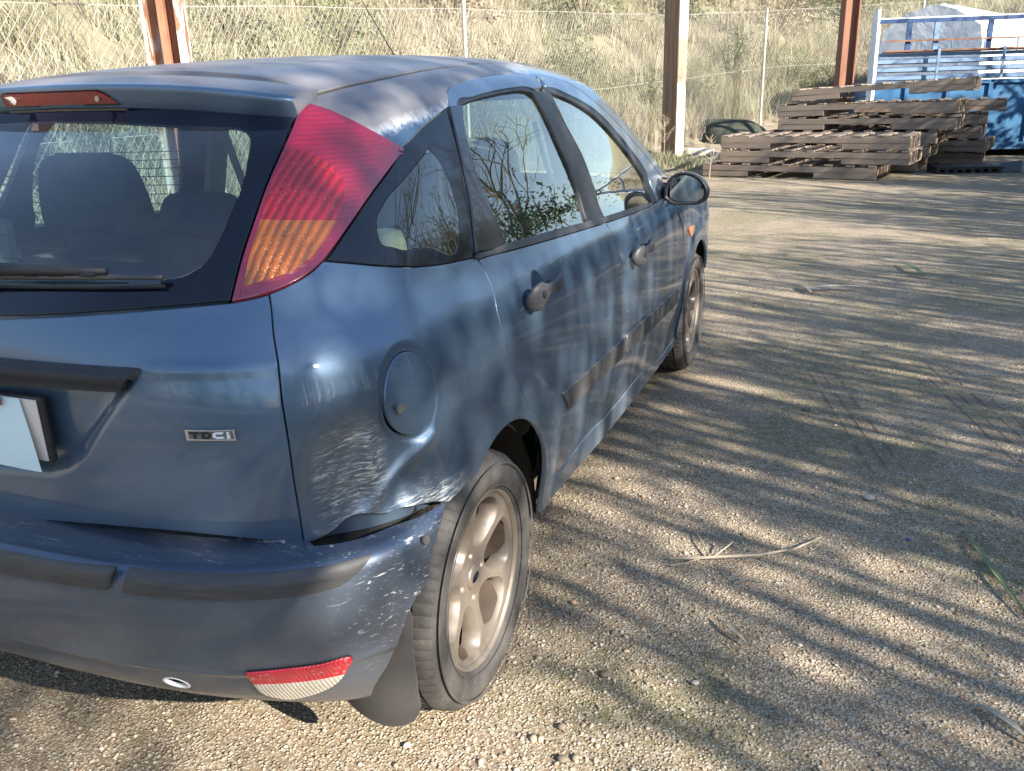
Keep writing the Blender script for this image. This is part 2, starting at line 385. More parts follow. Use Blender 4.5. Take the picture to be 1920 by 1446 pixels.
# plan outline of the right half at shoulder height, rear centre -> corner -> side -> front centre
PLAN=[(0,.0),(.25,.006),(.45,.024),(.60,.062),(.69,.12),(.745,.20),(.785,.32),(.812,.5),(.828,.8),(.838,1.2),(.845,1.7),(.845,2.2),(.84,2.7),(.832,3.1),(.825,3.4),(.812,3.75),(.735,3.97),(.55,4.07),(.3,4.12),(0,4.13)]
_S=np.concatenate([[0],np.cumsum(np.hypot(*np.diff(np.array(PLAN),axis=0).T))])
_nx=spl(_S,[p[0] for p in PLAN]); _ny=spl(_S,[p[1] for p in PLAN])
_q=spl(_S[:11],[1,1,1,.99,.96,.90,.80,.64,.36,.10,0])
def q(s): return np.where(s>_S[10],0,np.clip(_q(np.minimum(s,_S[10])),0,1))
SEND=_S[-1]
def s_of_y(y):
    g=np.linspace(_S[6],_S[18],5000); return float(np.interp(y,_ny(g),g))
_Wr=spl([.15,.25,.35,.48,.62,.76,.86,.925,.98,1.06,1.15,1.24,1.31,1.36,1.40,1.46,1.6,1.8,2.0,2.2],
       [.79,.80,.815,.838,.845,.846,.838,.815,.785,.755,.722,.688,.655,.622,.578,.51,.37,.185,0,-.185])
def _W(t): return np.where(t>2,-_Wr(4-t),_Wr(t))
_Zr=spl([.15,1.24,1.31,1.36,1.40,1.46,1.6,1.8,2.0,2.2],[.15,1.24,1.309,1.353,1.379,1.403,1.428,1.440,1.443,1.440])
def _Z(t): return _Zr(np.where(t>2,4-t,t))
_Yc=spl([.15,.30,.45,.60,.70,.80,.88,.95,1.02,1.10,1.20,1.30,1.36,1.42,1.6,2.0],
        [.20,.175,.165,.16,.155,.15,.15,.165,.20,.255,.345,.44,.505,.535,.545,.55])
_dz=spl([.3,.46,.8,1.2,1.7,2.1,2.5],[-.075,-.055,-.02,.008,.023,.014,-.03])
def P(s,t):
    s=np.asarray(s,float); t=np.asarray(t,float)
    y0=_ny(s)
    x=_nx(s)*_W(t)/.845*(1-.07*sstep(.70,.97,t)*sstep(2.9,3.8,y0)*(t<1.2))
    y=_ny(s)+_Yc(t)*q(s)
    z=np.where(t<1.2,t,_Z(t))+_dz(np.clip(y,.3,3))*sstep(1.15,1.42,t)
    x=x+.018*np.exp(-((s-.92)/.2)**2)*(1-sstep(.9,1.2,t))
    return np.stack([x,y,z],-1)
def N(F,s,t,e=1e-3):
    a=F(s+e,t)-F(s-e,t); b=F(s,t+e)-F(s,t-e)
    n=np.cross(a,b); return n/np.linalg.norm(n,axis=-1,keepdims=True)

# rear bumper section, bottom -> shelf under the tailgate: (inset y, z, half width)
_BP=[(.24,.262,.835),(.185,.282,.842),(.135,.318,.850),(.106,.368,.858),(.094,.400,.860),(.085,.412,.866),(.078,.47,.868),(.074,.52,.866),(.074,.563,.862),(.078,.60,.855),(.090,.613,.845),(.19,.624,.76)]
_bl=np.concatenate([[0],np.cumsum([np.hypot(_BP[i+1][0]-_BP[i][0],_BP[i+1][1]-_BP[i][1]) for i in range(len(_BP)-1)])])
def _pl(i): return lambda t: np.interp(t,_bl,[p[i] for p in _BP])
BT=float(_bl[-1])
def PB(s,t):
    s=np.asarray(s,float); t=np.asarray(t,float)
    def f(i):  # softened polyline
        return sum(w*np.interp(t+d,_bl,[p[i] for p in _BP]) for d,w in ((-.009,.15),(-.0045,.22),(0,.26),(.0045,.22),(.009,.15)))
    return np.stack([_nx(s)*f(2)/.845+.05*np.exp(-((s-.93)/.22)**2),_ny(s)+f(0)*q(s),f(1)-.034*np.exp(-((s-.78)/.20)**2)*(1-sstep(0,.15,t))],-1)
def PM(s,t):
    """body surface continued over the centre line, behind and in front"""
    s=np.asarray(s,float); s=np.where(s>SEND,2*SEND-s,s)*1.0; flip=np.where(s<0,-1,1)
    X=P(np.abs(s),t); X[...,0]*=flip; return X
def PMF(s,t):
    s=np.asarray(s,float); f=np.where(s>SEND,-1,1); X=P(np.where(s>SEND,2*SEND-s,s),t); X[...,0]*=f; return X
def PBM(s,t):
    s=np.asarray(s,float); X=PB(np.abs(s),t); X[...,0]*=np.where(s<0,-1,1); return X
def inpoly(px,py,poly):
    poly=np.asarray(poly); x0,y0=poly[:,0],poly[:,1]; x1,y1=np.roll(x0,-1),np.roll(y0,-1)
    px=np.asarray(px,float)[...,None]; py=np.asarray(py,float)[...,None]
    c=((y0>py)!=(y1>py))&(px<(x1-x0)*(py-y0)/(y1-y0+1e-15)+x0)
    return (c.sum(-1)%2)==1
def pdist(px,py,poly,closed=True):
    poly=np.asarray(poly,float); a=poly; b=np.roll(poly,-1,0)
    if not closed: a=a[:-1]; b=b[:-1]
    p=np.stack([px,py],-1)[...,None,:]; d=b-a; L=(d*d).sum(-1)+1e-15
    t=np.clip(((p-a)*d).sum(-1)/L,0,1); q_=a+t[...,None]*d
    return np.sqrt(((p-q_)**2).sum(-1)).min(-1)
def smoothline(pts,step=.014,corner=False):
    """centripetal-ish Catmull-Rom resample of a 2d polyline"""
    p=np.asarray(pts,float)
    if len(p)<3:
        n=max(2,int(np.hypot(*(p[1]-p[0]))/step)+1); return np.linspace(p[0],p[-1],n)
    out=[]
    for i in range(len(p)-1):
        p1,p2=p[i],p[i+1]; p0=p[i-1] if i else 2*p1-p2; p3=p[i+2] if i+2<len(p) else 2*p2-p1
        L=np.hypot(*(p2-p1)); a=max(np.hypot(*(p1-p0)),1e-6); b=max(np.hypot(*(p3-p2)),1e-6)
        m1=((p2-p1)/L/L*a+(p1-p0)/a/a*L)/(1/L*a+1/a*L) if L>0 else p2-p1; m2=((p2-p1)/L/L*b+(p3-p2)/b/b*L)/(1/L*b+1/b*L)
        m1=m1*L; m2=m2*L; n=max(1,int(round(L/step)))
        for k in range(n):
            t=k/n; out.append((2*t**3-3*t*t+1)*p1+(t**3-2*t*t+t)*m1+(-2*t**3+3*t*t)*p2+(t**3-t*t)*m2)
    out.append(p[-1]); return np.array(out)
def route(*segs,step=.014):
    """join named curves ('~' = reversed), literal point lists kept straight"""
    out=[]
    for s in segs:
        if isinstance(s,str):
            r=s[0]=='~'; q_=smoothline(K[s.lstrip('~')],step); q_=q_[::-1] if r else q_
        else: q_=np.asarray(s,float)
        for p in q_:
            if not out or np.hypot(*(p-out[-1]))>.0035: out.append(np.array(p))
    if np.hypot(*(out[0]-out[-1]))<.0035: out.pop()
    return np.array(out)
def area2(p): return .5*np.sum(p[:,0]*np.roll(p[:,1],-1)-np.roll(p[:,0],-1)*p[:,1])
def resample(poly,step):
    out=[]
    for a,b in zip(poly,np.roll(poly,-1,0)):
        n=max(1,int(math.ceil(np.hypot(*(b-a))/step)))
        for k in range(n): out.append(a+(b-a)*k/n)
    return np.array(out)
def inset(poly,d):
    """offset a ccw polygon inwards by d"""
    e=np.roll(poly,-1,0)-poly; n=np.stack([-e[:,1],e[:,0]],-1); n/=np.linalg.norm(n,axis=1,keepdims=True)+1e-12
    m=n+np.roll(n,1,0); L=(m*m).sum(1,keepdims=True); m=np.where(L>.05,m/L*2/1.0,n); m=m/2
    m2=n+np.roll(n,1,0); k=2/np.maximum((m2*m2).sum(1,keepdims=True),.7)
    return poly+m2*k*d
def panel(name,F,poly,mat,parent,grid=.022,gap=.0028,lift=None,base=0.0,rim=.013,bev=.0016,holes=(),extra=None,step=.016,sign=1,pre=None):
    """cut a piece out of a curved surface F(s,t): outline, bevelled edge, folded rim. lift(s,t): raised along the normal."""
    poly=resample(np.asarray(poly,float),step)
    if area2(poly)<0: poly=poly[::-1]
    holes=[resample(np.asarray(h,float),min(step,.012)) for h in holes]; holes=[h if area2(h)<0 else h[::-1] for h in holes]
    def G(s,t):
        X=F(s,t); h=base+(lift(s,t) if lift is not None else 0)
        if lift is None and base==0: return X
        n=N(F,s,t)*sign; return X+n*(np.asarray(h)[...,None] if np.ndim(h) else h)
    loops=[inset(poly,gap)]+[inset(h,gap) for h in holes]
    outer=[inset(poly,gap*.35)]+[inset(h,gap*.35) for h in holes]
    lo=poly.min(0); hi=poly.max(0)
    gx,gy=np.meshgrid(np.arange(lo[0],hi[0],grid),np.arange(lo[1],hi[1],grid),indexing='ij')
    gx=gx+ (np.arange(gx.shape[1])%2)[None,:]*grid*.5
    pts=np.stack([gx.ravel(),gy.ravel()],-1)
    if extra is not None: 
        ex=np.asarray(extra,float); ex=ex[inpoly(ex[:,0],ex[:,1],poly)]
        # thin the coarse grid near the fine points
        key=set(map(tuple,np.floor(ex/grid*1.0).astype(int))); 
        keep=np.array([tuple(k) not in key for k in np.floor(pts/grid).astype(int)]); pts=np.concatenate([pts[keep],ex])
    ok=inpoly(pts[:,0],pts[:,1],loops[0])
    for h in loops[1:]: ok&=~inpoly(pts[:,0],pts[:,1],h)
    dmin=np.full(len(pts),9.)
    for L in loops: dmin=np.minimum(dmin,pdist(pts[:,0],pts[:,1],L))
    pts=pts[ok&(dmin>step*.35)]
    vs=[];ed=[]
    for L in loops:
        b=len(vs); n=len(L); vs+=[Vector(p) for p in L]; ed+=[(b+i,b+(i+1)%n) for i in range(n)]
    nb=len(vs); vs+=[Vector(p) for p in pts]
    r=delaunay_2d_cdt(vs,ed,[],0,1e-7,True)
    V2=np.array([(v[0],v[1]) for v in r[0]]); tri=np.array([f for f in r[2] if len(f)==3],int)
    cen=V2[tri].mean(1); keep=inpoly(cen[:,0],cen[:,1],loops[0])
    for h in loops[1:]: keep&=~inpoly(cen[:,0],cen[:,1],h)
    tri=tri[keep]
    X=G(V2[:,0],V2[:,1]); nr=N(G,V2[:,0],V2[:,1],1.5e-3)*sign
    V=list(map(tuple,X)); Fc=[]; LN=[]
    a=V2[tri]; sg=(a[:,1,0]-a[:,0,0])*(a[:,2,1]-a[:,0,1])-(a[:,1,1]-a[:,0,1])*(a[:,2,0]-a[:,0,0])
    tri=np.where((sg>0)[:,None],tri,tri[:,::-1])
    if sign<0: tri=tri[:,::-1]
    for f in tri: Fc.append(tuple(f)); LN+= [tuple(nr[i]) for i in f]
    for L,O in zip(loops,outer):
        n=len(L); XL=G(L[:,0],L[:,1]); nL=N(G,L[:,0],L[:,1],1.5e-3)*sign; XO=G(O[:,0],O[:,1])
        out=XO-XL; out/=np.linalg.norm(out,axis=1,keepdims=True)+1e-12
        A=XL; B=XO-nL*bev; Cc=XO-nL*rim; Dd=XO-nL*rim-out*.006
        b=len(V); V+=list(map(tuple,A))+list(map(tuple,B))+list(map(tuple,Cc))+list(map(tuple,Dd))
        for i in range(n):
            j=(i+1)%n
            q1=(b+i,b+n+i,b+n+j,b+j); q2=(b+n+i,b+2*n+i,b+2*n+j,b+n+j); q3=(b+2*n+i,b+3*n+i,b+3*n+j,b+2*n+j)
            if sign<0: q1=q1[::-1];q2=q2[::-1];q3=q3[::-1]
            Fc+= [q1,q2,q3]
            m=lambda k:tuple((nL[k]+out[k])/np.linalg.norm(nL[k]+out[k])); o_=lambda k:tuple(out[k]); l_=lambda k:tuple(nL[k]); dn=lambda k:tuple(-nL[k])
            s1=[l_(i),m(i),m(j),l_(j)]; s2=[m(i),o_(i),o_(j),m(j)]; s3=[dn(i)]*2+[dn(j)]*2
            if sign<0: s1=s1[::-1];s2=s2[::-1];s3=s3[::-1]
            LN+= s1+s2+s3
    o=meshobj(name,V,Fc,mat,parent,smooth=True)
    o.data.normals_split_custom_set(LN) if len(LN)==len(o.data.loops) else None
    return o
def band(cv,w):
    """polygon of constant width round an open curve"""
    c=np.asarray(cv,float); e=np.gradient(c,axis=0); n=np.stack([-e[:,1],e[:,0]],-1); n/=np.linalg.norm(n,axis=1,keepdims=True)
    return np.concatenate([c+n*w,(c-n*w)[::-1]])
def disc(c,r,n=40,ky=1.0): return np.array([(c[0]+r*math.cos(2*math.pi*k/n),c[1]+ky*r*math.sin(2*math.pi*k/n)) for k in range(n)])
def ringpts(c,rs,n=40): return np.concatenate([disc(c,r,n) for r in rs])
# outlines of the body panels: (distance round the body, height) in metres
K={
'gutter':[(1.5585,1.3567),(1.5911,1.3642),(1.7145,1.3762),(1.9219,1.3881),(2.1107,1.3924),(2.2943,1.3921),(2.3984,1.3839),(2.494,1.3699),(2.5908,1.35),(2.7035,1.3246),(2.8206,1.2869),(2.9396,1.2328),(3.0686,1.1644),(3.2107,1.0874),(3.3658,0.9993)],
'gutter_r':[(1.5585,1.3567),(1.5911,1.3642),(1.7145,1.3762),(1.9219,1.3881),(2.1107,1.3924),(2.2554,1.3928),(2.3392,1.386)],
'gutter_f':[(2.3392,1.386),(2.3984,1.3839),(2.494,1.3699),(2.5908,1.35),(2.6835,1.324),(2.8062,1.2866),(2.9396,1.2328),(3.0686,1.1644),(3.2107,1.0874),(3.3658,0.9993)],
'rear_clear':[(-0.05,1.3841),(0.1929,1.3641),(0.5722,1.3391),(0.6044,1.3279),(0.6193,1.3089),(0.6278,1.2654),(0.6258,1.1811),(0.6139,1.1315),(0.5924,1.093),(0.5604,1.0757),(0.5099,1.0673),(0.1462,1.0485)],
'rear_glass_side':[(0.6432,1.0362),(0.6474,1.0555),(0.6567,1.1002),(0.6689,1.1517),(0.6808,1.2227),(0.6991,1.2911),(0.7157,1.3482),(0.7282,1.3601)],
'rd_rear_up':[(1.5585,1.3567),(1.5361,1.3478),(1.5093,1.323),(1.4919,1.2752),(1.4815,1.2102),(1.4706,1.1311),(1.4456,1.0608),(1.424,1.0043)],
'rd_rear_low':[(1.424,1.0043),(1.4318,0.9976),(1.4427,0.9859),(1.4447,0.9506),(1.4275,0.9029),(1.4276,0.8469),(1.4442,0.7913),(1.4499,0.7565),(1.4812,0.7123),(1.5382,0.6365),(1.562,0.6181),(1.5909,0.6005),(1.6354,0.558),(1.6763,0.5079),(1.72,0.4402),(1.7514,0.3857),(1.7643,0.3313)],
'B_up':[(2.3392,1.386),(2.309,1.3671),(2.3016,1.3496),(2.3139,1.305),(2.3536,1.2538),(2.3842,1.2126),(2.4144,1.1694),(2.4289,1.0882),(2.4216,1.0206),(2.3801,0.9657)],
'B_low':[(2.3801,0.9657),(2.3998,0.9419),(2.3982,0.8913),(2.4328,0.8411),(2.4569,0.7597),(2.4751,0.6615),(2.4812,0.5596),(2.4746,0.5074),(2.4673,0.4498),(2.4604,0.397),(2.4468,0.3607),(2.3896,0.3266),(2.3508,0.3159)],
'sillline':[(1.7643,0.3313),(1.8523,0.3155),(1.9565,0.3223),(2.0674,0.3309),(2.222,0.3305),(2.3508,0.3159)],
'sillline2':[(2.3508,0.3159),(2.5613,0.3085),(2.7841,0.3078),(3.0597,0.2803),(3.3431,0.241),(3.65,0.2444)],
'fd_front':[(3.65,0.2444),(3.6898,0.2597),(3.6932,0.3423),(3.6244,0.4582),(3.5815,0.5654),(3.5508,0.6946),(3.5203,0.7667),(3.4575,0.8177),(3.3961,0.8842)],
'rglass':[(1.6069,1.322),(1.7229,1.3306),(1.8851,1.3371),(2.03,1.3403),(2.1464,1.3378),(2.1862,1.3317),(2.2093,1.2967),(2.2352,1.2165),(2.2651,1.1204),(2.272,1.0334),(2.2616,0.9795)],
'rglass_bot':[(2.2616,0.9795),(1.9318,0.9974),(1.6106,1.0106)],
'rglass_left':[(1.6106,1.0106),(1.6091,1.0314),(1.5909,1.0708),(1.567,1.1392),(1.5512,1.193),(1.5541,1.2521),(1.6069,1.322)],
'fglass':[(2.3408,1.3334),(2.4454,1.3151),(2.5647,1.2932),(2.6869,1.2626),(2.8066,1.2134),(2.9259,1.1463),(3.0167,1.0808),(3.0769,1.0148),(3.0592,0.9555),(3.0433,0.9416)],
'fglass_bot':[(3.0433,0.9416),(2.7098,0.9589),(2.4262,0.9709)],
'fglass_left':[(2.4262,0.9709),(2.4229,1.0425),(2.4117,1.13),(2.3746,1.2135),(2.3551,1.2847),(2.3408,1.3334)],
'rbelt_bot':[(1.4222,1.0023),(1.5165,0.999),(1.6097,0.9937),(1.7854,0.9843),(2.0274,0.9724),(2.3604,0.9556)],
'fbelt_bot':[(2.3604,0.9556),(2.6057,0.9451),(2.9994,0.9312)],
'seal_r_out':[(1.5712,1.3199),(1.5851,1.3268),(1.7258,1.3371),(1.9,1.345),(2.0523,1.3485),(2.1776,1.3461),(2.2168,1.3384),(2.2411,1.2959),(2.2681,1.2148),(2.2985,1.1175),(2.3059,1.0295),(2.3058,0.9759)],
'seal_f_out':[(2.3334,1.3444),(2.3616,1.3441),(2.4696,1.3262),(2.5955,1.3048),(2.7308,1.2738),(2.854,1.2233),(2.9789,1.1523),(3.0824,1.0833),(3.1426,1.0144),(3.1278,0.9556),(3.1151,0.935)],
'applique_left':[(1.424,1.0043),(1.4456,1.0608),(1.4706,1.1311),(1.4815,1.2102),(1.4919,1.2752),(1.5109,1.3242)],
'gate_gap':[(0.7116,1.0397),(0.7143,1.0245),(0.7141,0.9697),(0.6988,0.8718),(0.6933,0.7581),(0.695,0.6124)],
'gate_bot':[(0.0694,0.6076),(0.2059,0.6204),(0.3302,0.6308),(0.5428,0.6329),(0.6949,0.6114)],
'glass_bot':[(0.166,0.9984),(0.2934,1.0074),(0.4104,1.0162),(0.5377,1.026),(0.6462,1.0318)],
'lamp_in':[(0.6462,1.0318),(0.6508,1.053),(0.6609,1.0985),(0.6733,1.1495),(0.6865,1.2216),(0.7056,1.289),(0.7278,1.3556),(0.7606,1.3849)],
'lamp_top':[(0.7606,1.3849),(0.7991,1.3688),(0.8564,1.3446),(0.926,1.3202),(1.0054,1.2933),(1.0812,1.2688),(1.132,1.2517)],
'lamp_out':[(1.132,1.2517),(1.1162,1.2438),(1.0419,1.2117),(0.9765,1.1779),(0.9215,1.1449),(0.8737,1.1145),(0.8367,1.0896),(0.8206,1.0787)],
'lamp_bot':[(0.8206,1.0787),(0.8006,1.0677),(0.782,1.06),(0.7459,1.0485),(0.7116,1.0405),(0.6805,1.0357),(0.6462,1.0318)],
'amber':[(0.6851,1.1486),(0.8557,1.1359),(0.8385,1.1198),(0.7981,1.0875),(0.7554,1.0675),(0.6998,1.0571),(0.6663,1.0514),(0.6726,1.0979)],
'redcell':[(0.7047,1.2717),(0.7425,1.2733),(0.8011,1.253),(0.85,1.222),(0.8734,1.1943),(0.8704,1.1658),(0.8587,1.1458),(0.6863,1.1575),(0.6931,1.2125)],
'qg_top':[(1.1184,1.247),(1.1401,1.2562),(1.1969,1.2702),(1.3179,1.2956),(1.4144,1.3095),(1.4876,1.3191)],
'qg_right':[(1.4876,1.3191),(1.4741,1.2733),(1.4614,1.2015),(1.4422,1.1191),(1.4348,1.0643),(1.4055,1.008)],
'qg_bot':[(1.4055,1.008),(1.2567,1.0173),(1.0998,1.0332),(0.9732,1.0525),(0.8987,1.0657),(0.8267,1.078)],
'qg_left':[(0.8267,1.078),(0.8362,1.0844),(0.8769,1.1129),(0.9234,1.1422),(0.9809,1.1761),(1.0468,1.2092),(1.1184,1.247)],
'qg_clear':[(1.2799,1.2427),(1.3286,1.216),(1.3715,1.1576),(1.3802,1.1105),(1.3667,1.0719),(1.3436,1.0457),(1.1804,1.0604),(1.0442,1.0757),(0.9871,1.0974),(0.9843,1.1262),(1.018,1.1514),(1.1168,1.1894)],
'roof_strip':[(0.8208,1.4089),(0.9734,1.4207),(1.202,1.4289),(1.4489,1.4369),(1.6919,1.4473),(1.8699,1.4546),(2.0526,1.4655)],
'fuel':[(0.9813,0.9079),(1.0214,0.8903),(1.0486,0.8534),(1.0509,0.8112),(1.0237,0.7734),(0.985,0.7572),(0.9483,0.7597),(0.9117,0.7829),(0.8919,0.8212),(0.8932,0.8631),(0.9161,0.8935),(0.9476,0.9078)],
'q_low':[(0.6949,0.6114),(0.7124,0.6135),(0.7401,0.6191),(0.7779,0.6294),(0.8259,0.6285),(0.8556,0.6184),(0.9187,0.6132),(0.9855,0.6022),(1.0528,0.58)],
'arch_pts':[(1.0528,0.58),(1.0823,0.5826),(1.1278,0.5988),(1.1752,0.6154),(1.2482,0.6267),(1.2935,0.639),(1.3658,0.6408),(1.463,0.6198),(1.5435,0.5824),(1.6063,0.534),(1.6591,0.469),(1.6806,0.3875),(1.6929,0.2555)],
'mould_r':[(1.8137,0.5879),(2.4595,0.5628),(2.4666,0.5097),(1.8729,0.5381)],
'mould_f':[(2.4867,0.5605),(3.4075,0.5255),(3.447,0.4547),(2.4826,0.5051)],
'handle_r':[(1.5799,0.9052),(1.8318,0.8848),(1.7025,0.8921),(1.6728,0.8485),(1.7379,0.9271)],
'handle_f':[(2.5248,0.8464),(2.7859,0.8203),(2.6414,0.8263),(2.6741,0.7802),(2.655,0.8709)],
'repeater':[(3.6432,0.7517),(3.8073,0.7283),(3.7773,0.7108),(3.747,0.7033),(3.6786,0.7261)],
'handle_strip':[(0.174,0.9323),(0.4903,0.9357),(0.443,0.8941),(0.1654,0.8813)],
'badge':[(0.5341,0.8392),(0.6152,0.8363),(0.6134,0.8194),(0.5307,0.8212)],
'gatecrease':[(0.4901,0.9349),(0.6056,0.9354),(0.7027,0.9309),(0.7495,0.9251),(0.7953,0.9195)],
'lpr':[(0.4901,0.9349),(0.4421,0.8906),(0.3846,0.8333),(0.3307,0.7788),(0.2859,0.7429),(0.2381,0.7234),(0.1048,0.7054)],
'dent':[(0.75,0.8268),(0.8524,0.8227),(0.8776,0.7441),(0.8647,0.6406),(0.8263,0.6317),(0.7417,0.6241),(0.7199,0.7132)],
'fold':[(1.0189,0.7392),(0.9587,0.7092),(0.9001,0.6778),(0.8559,0.6546),(0.8334,0.6315)],
'flare':[(0.8537,0.6356),(0.9674,0.7051),(1.0189,0.7392),(1.1008,0.7655),(1.235,0.7839),(1.3793,0.775),(1.471,0.7565),(1.6454,0.6859),(1.7775,0.6155)],
'b_top':[(0.1342,0.4539),(0.4135,0.465),(0.7226,0.463),(0.7391,0.4691),(0.7822,0.4618),(0.8269,0.4594),(0.8841,0.4607),(0.9432,0.4498),(0.9978,0.4411),(1.0511,0.4284)],
'b_back':[(1.0511,0.4284),(0.9989,0.3947),(0.9618,0.3658),(0.9307,0.3138),(0.9057,0.3021),(0.8816,0.2778),(0.8561,0.2336),(0.848,0.21),(0.8182,0.1599),(0.7889,0.1159),(0.7719,0.0993)],
'b_bot':[(0.0116,0.1195),(0.1144,0.122),(0.2068,0.122),(0.289,0.1195),(0.3712,0.1195),(0.4432,0.1171),(0.5151,0.1171),(0.5664,0.0951),(0.6178,0.0683),(0.6513,0.0419),(0.7205,0.0799),(0.7719,0.0993)],
'b_crease':[(0.0835,0.2095),(0.1718,0.2091),(0.2569,0.2109),(0.3393,0.2147),(0.4133,0.2144),(0.4841,0.2176),(0.5495,0.2207),(0.5916,0.2209),(0.7652,0.2331),(0.8032,0.2319),(0.8537,0.2324)],
'strip_top':[(0.1601,0.4233),(0.303,0.4214),(0.426,0.426),(0.5278,0.4258),(0.5871,0.4256),(0.655,0.4242),(0.7203,0.4219),(0.7762,0.4193),(0.8119,0.4197),(0.8277,0.4174)],
'strip_bot':[(0.1552,0.3749),(0.2979,0.3797),(0.4075,0.3809),(0.5225,0.3808),(0.6097,0.3805),(0.6623,0.3791),(0.7139,0.3781),(0.7701,0.3815),(0.8123,0.4065),(0.8275,0.4166)],
'strip_joint':[(0.4259,0.4264),(0.407,0.3808)],
'refl':[(0.6027,0.2307),(0.636,0.2333),(0.6669,0.2348),(0.7166,0.2336),(0.7652,0.2331),(0.7466,0.1862),(0.7159,0.1529),(0.6786,0.1344),(0.642,0.1296),(0.6174,0.1467),(0.6071,0.1913)],
'refl_mid':[(0.6101,0.1929),(0.6762,0.1893),(0.7474,0.1884)],
'tow':[(0.4573,0.1652)],
}
# ---------------------------------------------------------------- the car
car=thing('parked_hatchback','dusty blue five-door hatchback with a dented rear corner and faded roof parked on gravel','car',(0,0,0))
def A(*k): return route(*k)
YW1,YW2,ZW,RA=.728,3.342,.297,.340
def circ(y0,r,a0,a1,n=40,z0=.30):
    """arc of a wheel arch as (s,t) on the side"""
    return np.array([(s_of_y(y0+r*math.cos(a)),z0+r*math.sin(a)) for a in np.linspace(a0,a1,n)])
ARCH_C=.765
lipY=lambda s:_ny(s)
def flare(s,t,y0=ARCH_C,r0=.345,r1=.475,h=.010):
    y=_ny(s); d=np.hypot(y-y0,t-.30); return h*(1-sstep(r1-.035,r1,d))*sstep(-.1,.1,r1-d)
def shoulder(t): return -.004*sstep(.0,.05,.93-t)*(1-sstep(.06,.35,.93-t))
# quarter panel (right one is stove in at the corner)
fold=smoothline(K['fold'])
def dentlift(s,t):
    d=np.hypot((s-.845)/.125,(t-.705)/.115)
    h=-.029*np.exp(-d**4*.9)
    h+= .016*np.exp(-((s-.850)/.018)**2)*np.exp(-((t-.74)/.06)**2)       # ridge between two hollows
    h+=-.008*np.exp(-(np.hypot((s-.80)/.045,(t-.66)/.04))**2)
    df=pdist(s,t,fold,False); side=sstep(-.012,.012,(t-.70)-(s-.985)*.85)
    inr=sstep(.60,.64,t)*(1-sstep(.76,.82,t))
    h+= .011*np.exp(-(df/.016)**2)*inr-.012*np.exp(-(np.hypot((s-.955)/.05,(t-.655)/.04))**2)
    h+= .003*np.sin(s*95+t*40)*np.exp(-(np.hypot((s-.9)/.12,(t-.63)/.03))**2)
    return h
# lamp_bot runs on to the glass; stop the quarter at the tailgate gap
lb=smoothline(K['lamp_bot']); g0=np.array(K['gate_gap'][0]); cut=np.argmin(np.hypot(*(lb-g0).T))
qpoly=route('q_low',circ(ARCH_C,.338,R(122),R(-6),46),[(s_of_y(1.12),.262),(s_of_y(1.19),.262)],'~rd_rear_low','~qg_right'[:0] or [K['qg_bot'][0]],'qg_bot',lb[:cut+1],'gate_gap')
fuel=smoothline(K['fuel']+[K['fuel'][0]])[:-1]; fc=fuel.mean(0)
FR=float(np.hypot(*(fuel-fc).T).mean()); fuel=disc(fc,FR,56)
gx,gy=np.meshgrid(np.arange(.70,1.06,.009),np.arange(.60,.85,.009),indexing='ij'); fine=np.stack([gx.ravel(),gy.ravel()],-1)
gx,gy=np.meshgrid(np.arange(.95,1.75,.012),np.arange(.62,.80,.012),indexing='ij'); fineb=np.stack([gx.ravel(),gy.ravel()],-1)
fineb=fineb[~((fineb[:,0]<1.06)&(fineb[:,1]<.85))]; finer=ringpts(fc,[FR+.006,FR+.012,FR+.022],56)
_fo=band(fold,0)[:len(fold)]; _fn=np.gradient(fold,axis=0); _fn=np.stack([-_fn[:,1],_fn[:,0]],-1)/np.linalg.norm(_fn,axis=1,keepdims=True); foldpts=np.concatenate([fold+_fn*k for k in(-.024,-.018,-.012,-.006,0,.006,.012,.018,.024)])
fine=fine[(np.hypot(*(fine-fc).T)>FR+.025)&(pdist(fine[:,0],fine[:,1],fold,False)>.027)]; foldpts=foldpts[np.hypot(*(foldpts-fc).T)>FR+.025]; fineb=fineb[np.hypot(*(fineb-fc).T)>FR+.025]
def qlift_r(s,t): return dentlift(s,t)+flare(s,t)+shoulder(t)-.004*(1-sstep(FR+.004,FR+.016,np.hypot(s-fc[0],t-fc[1])))
def qlift_l(s,t): return flare(s,t)+shoulder(t)
qr=panel('quarter_panel',P,qpoly,M['paint_dent'],car,lift=qlift_r,holes=[fuel],extra=np.concatenate([fine,fineb,finer,foldpts])); qr['label']='dented and scuffed rear quarter panel'
flap=panel('fuel_flap',P,fuel,M['paint'],car,lift=lambda s,t:qlift_r(s,t)*.4,base=-.001,gap=.002)
lk=P(fc[0]-.052,fc[1]-.012); nl=N(P,np.array(fc[0]-.052),np.array(fc[1]-.012))
mb=MB(); vv=Vector(lk); nn=Vector(nl); mb.tube([vv+nn*.0,vv+nn*.004],.0085,20); mb.build('lock',M['screw'],flap)
mb=MB(); mb.tube([vv+nn*.004,vv+nn*.0046],.0045,12); 
ql=panel('quarter_panel',P,qpoly,M['paint'],car,lift=qlift_l); ql.scale.x=-1
def both(o): c=mirrored(o); return o,c
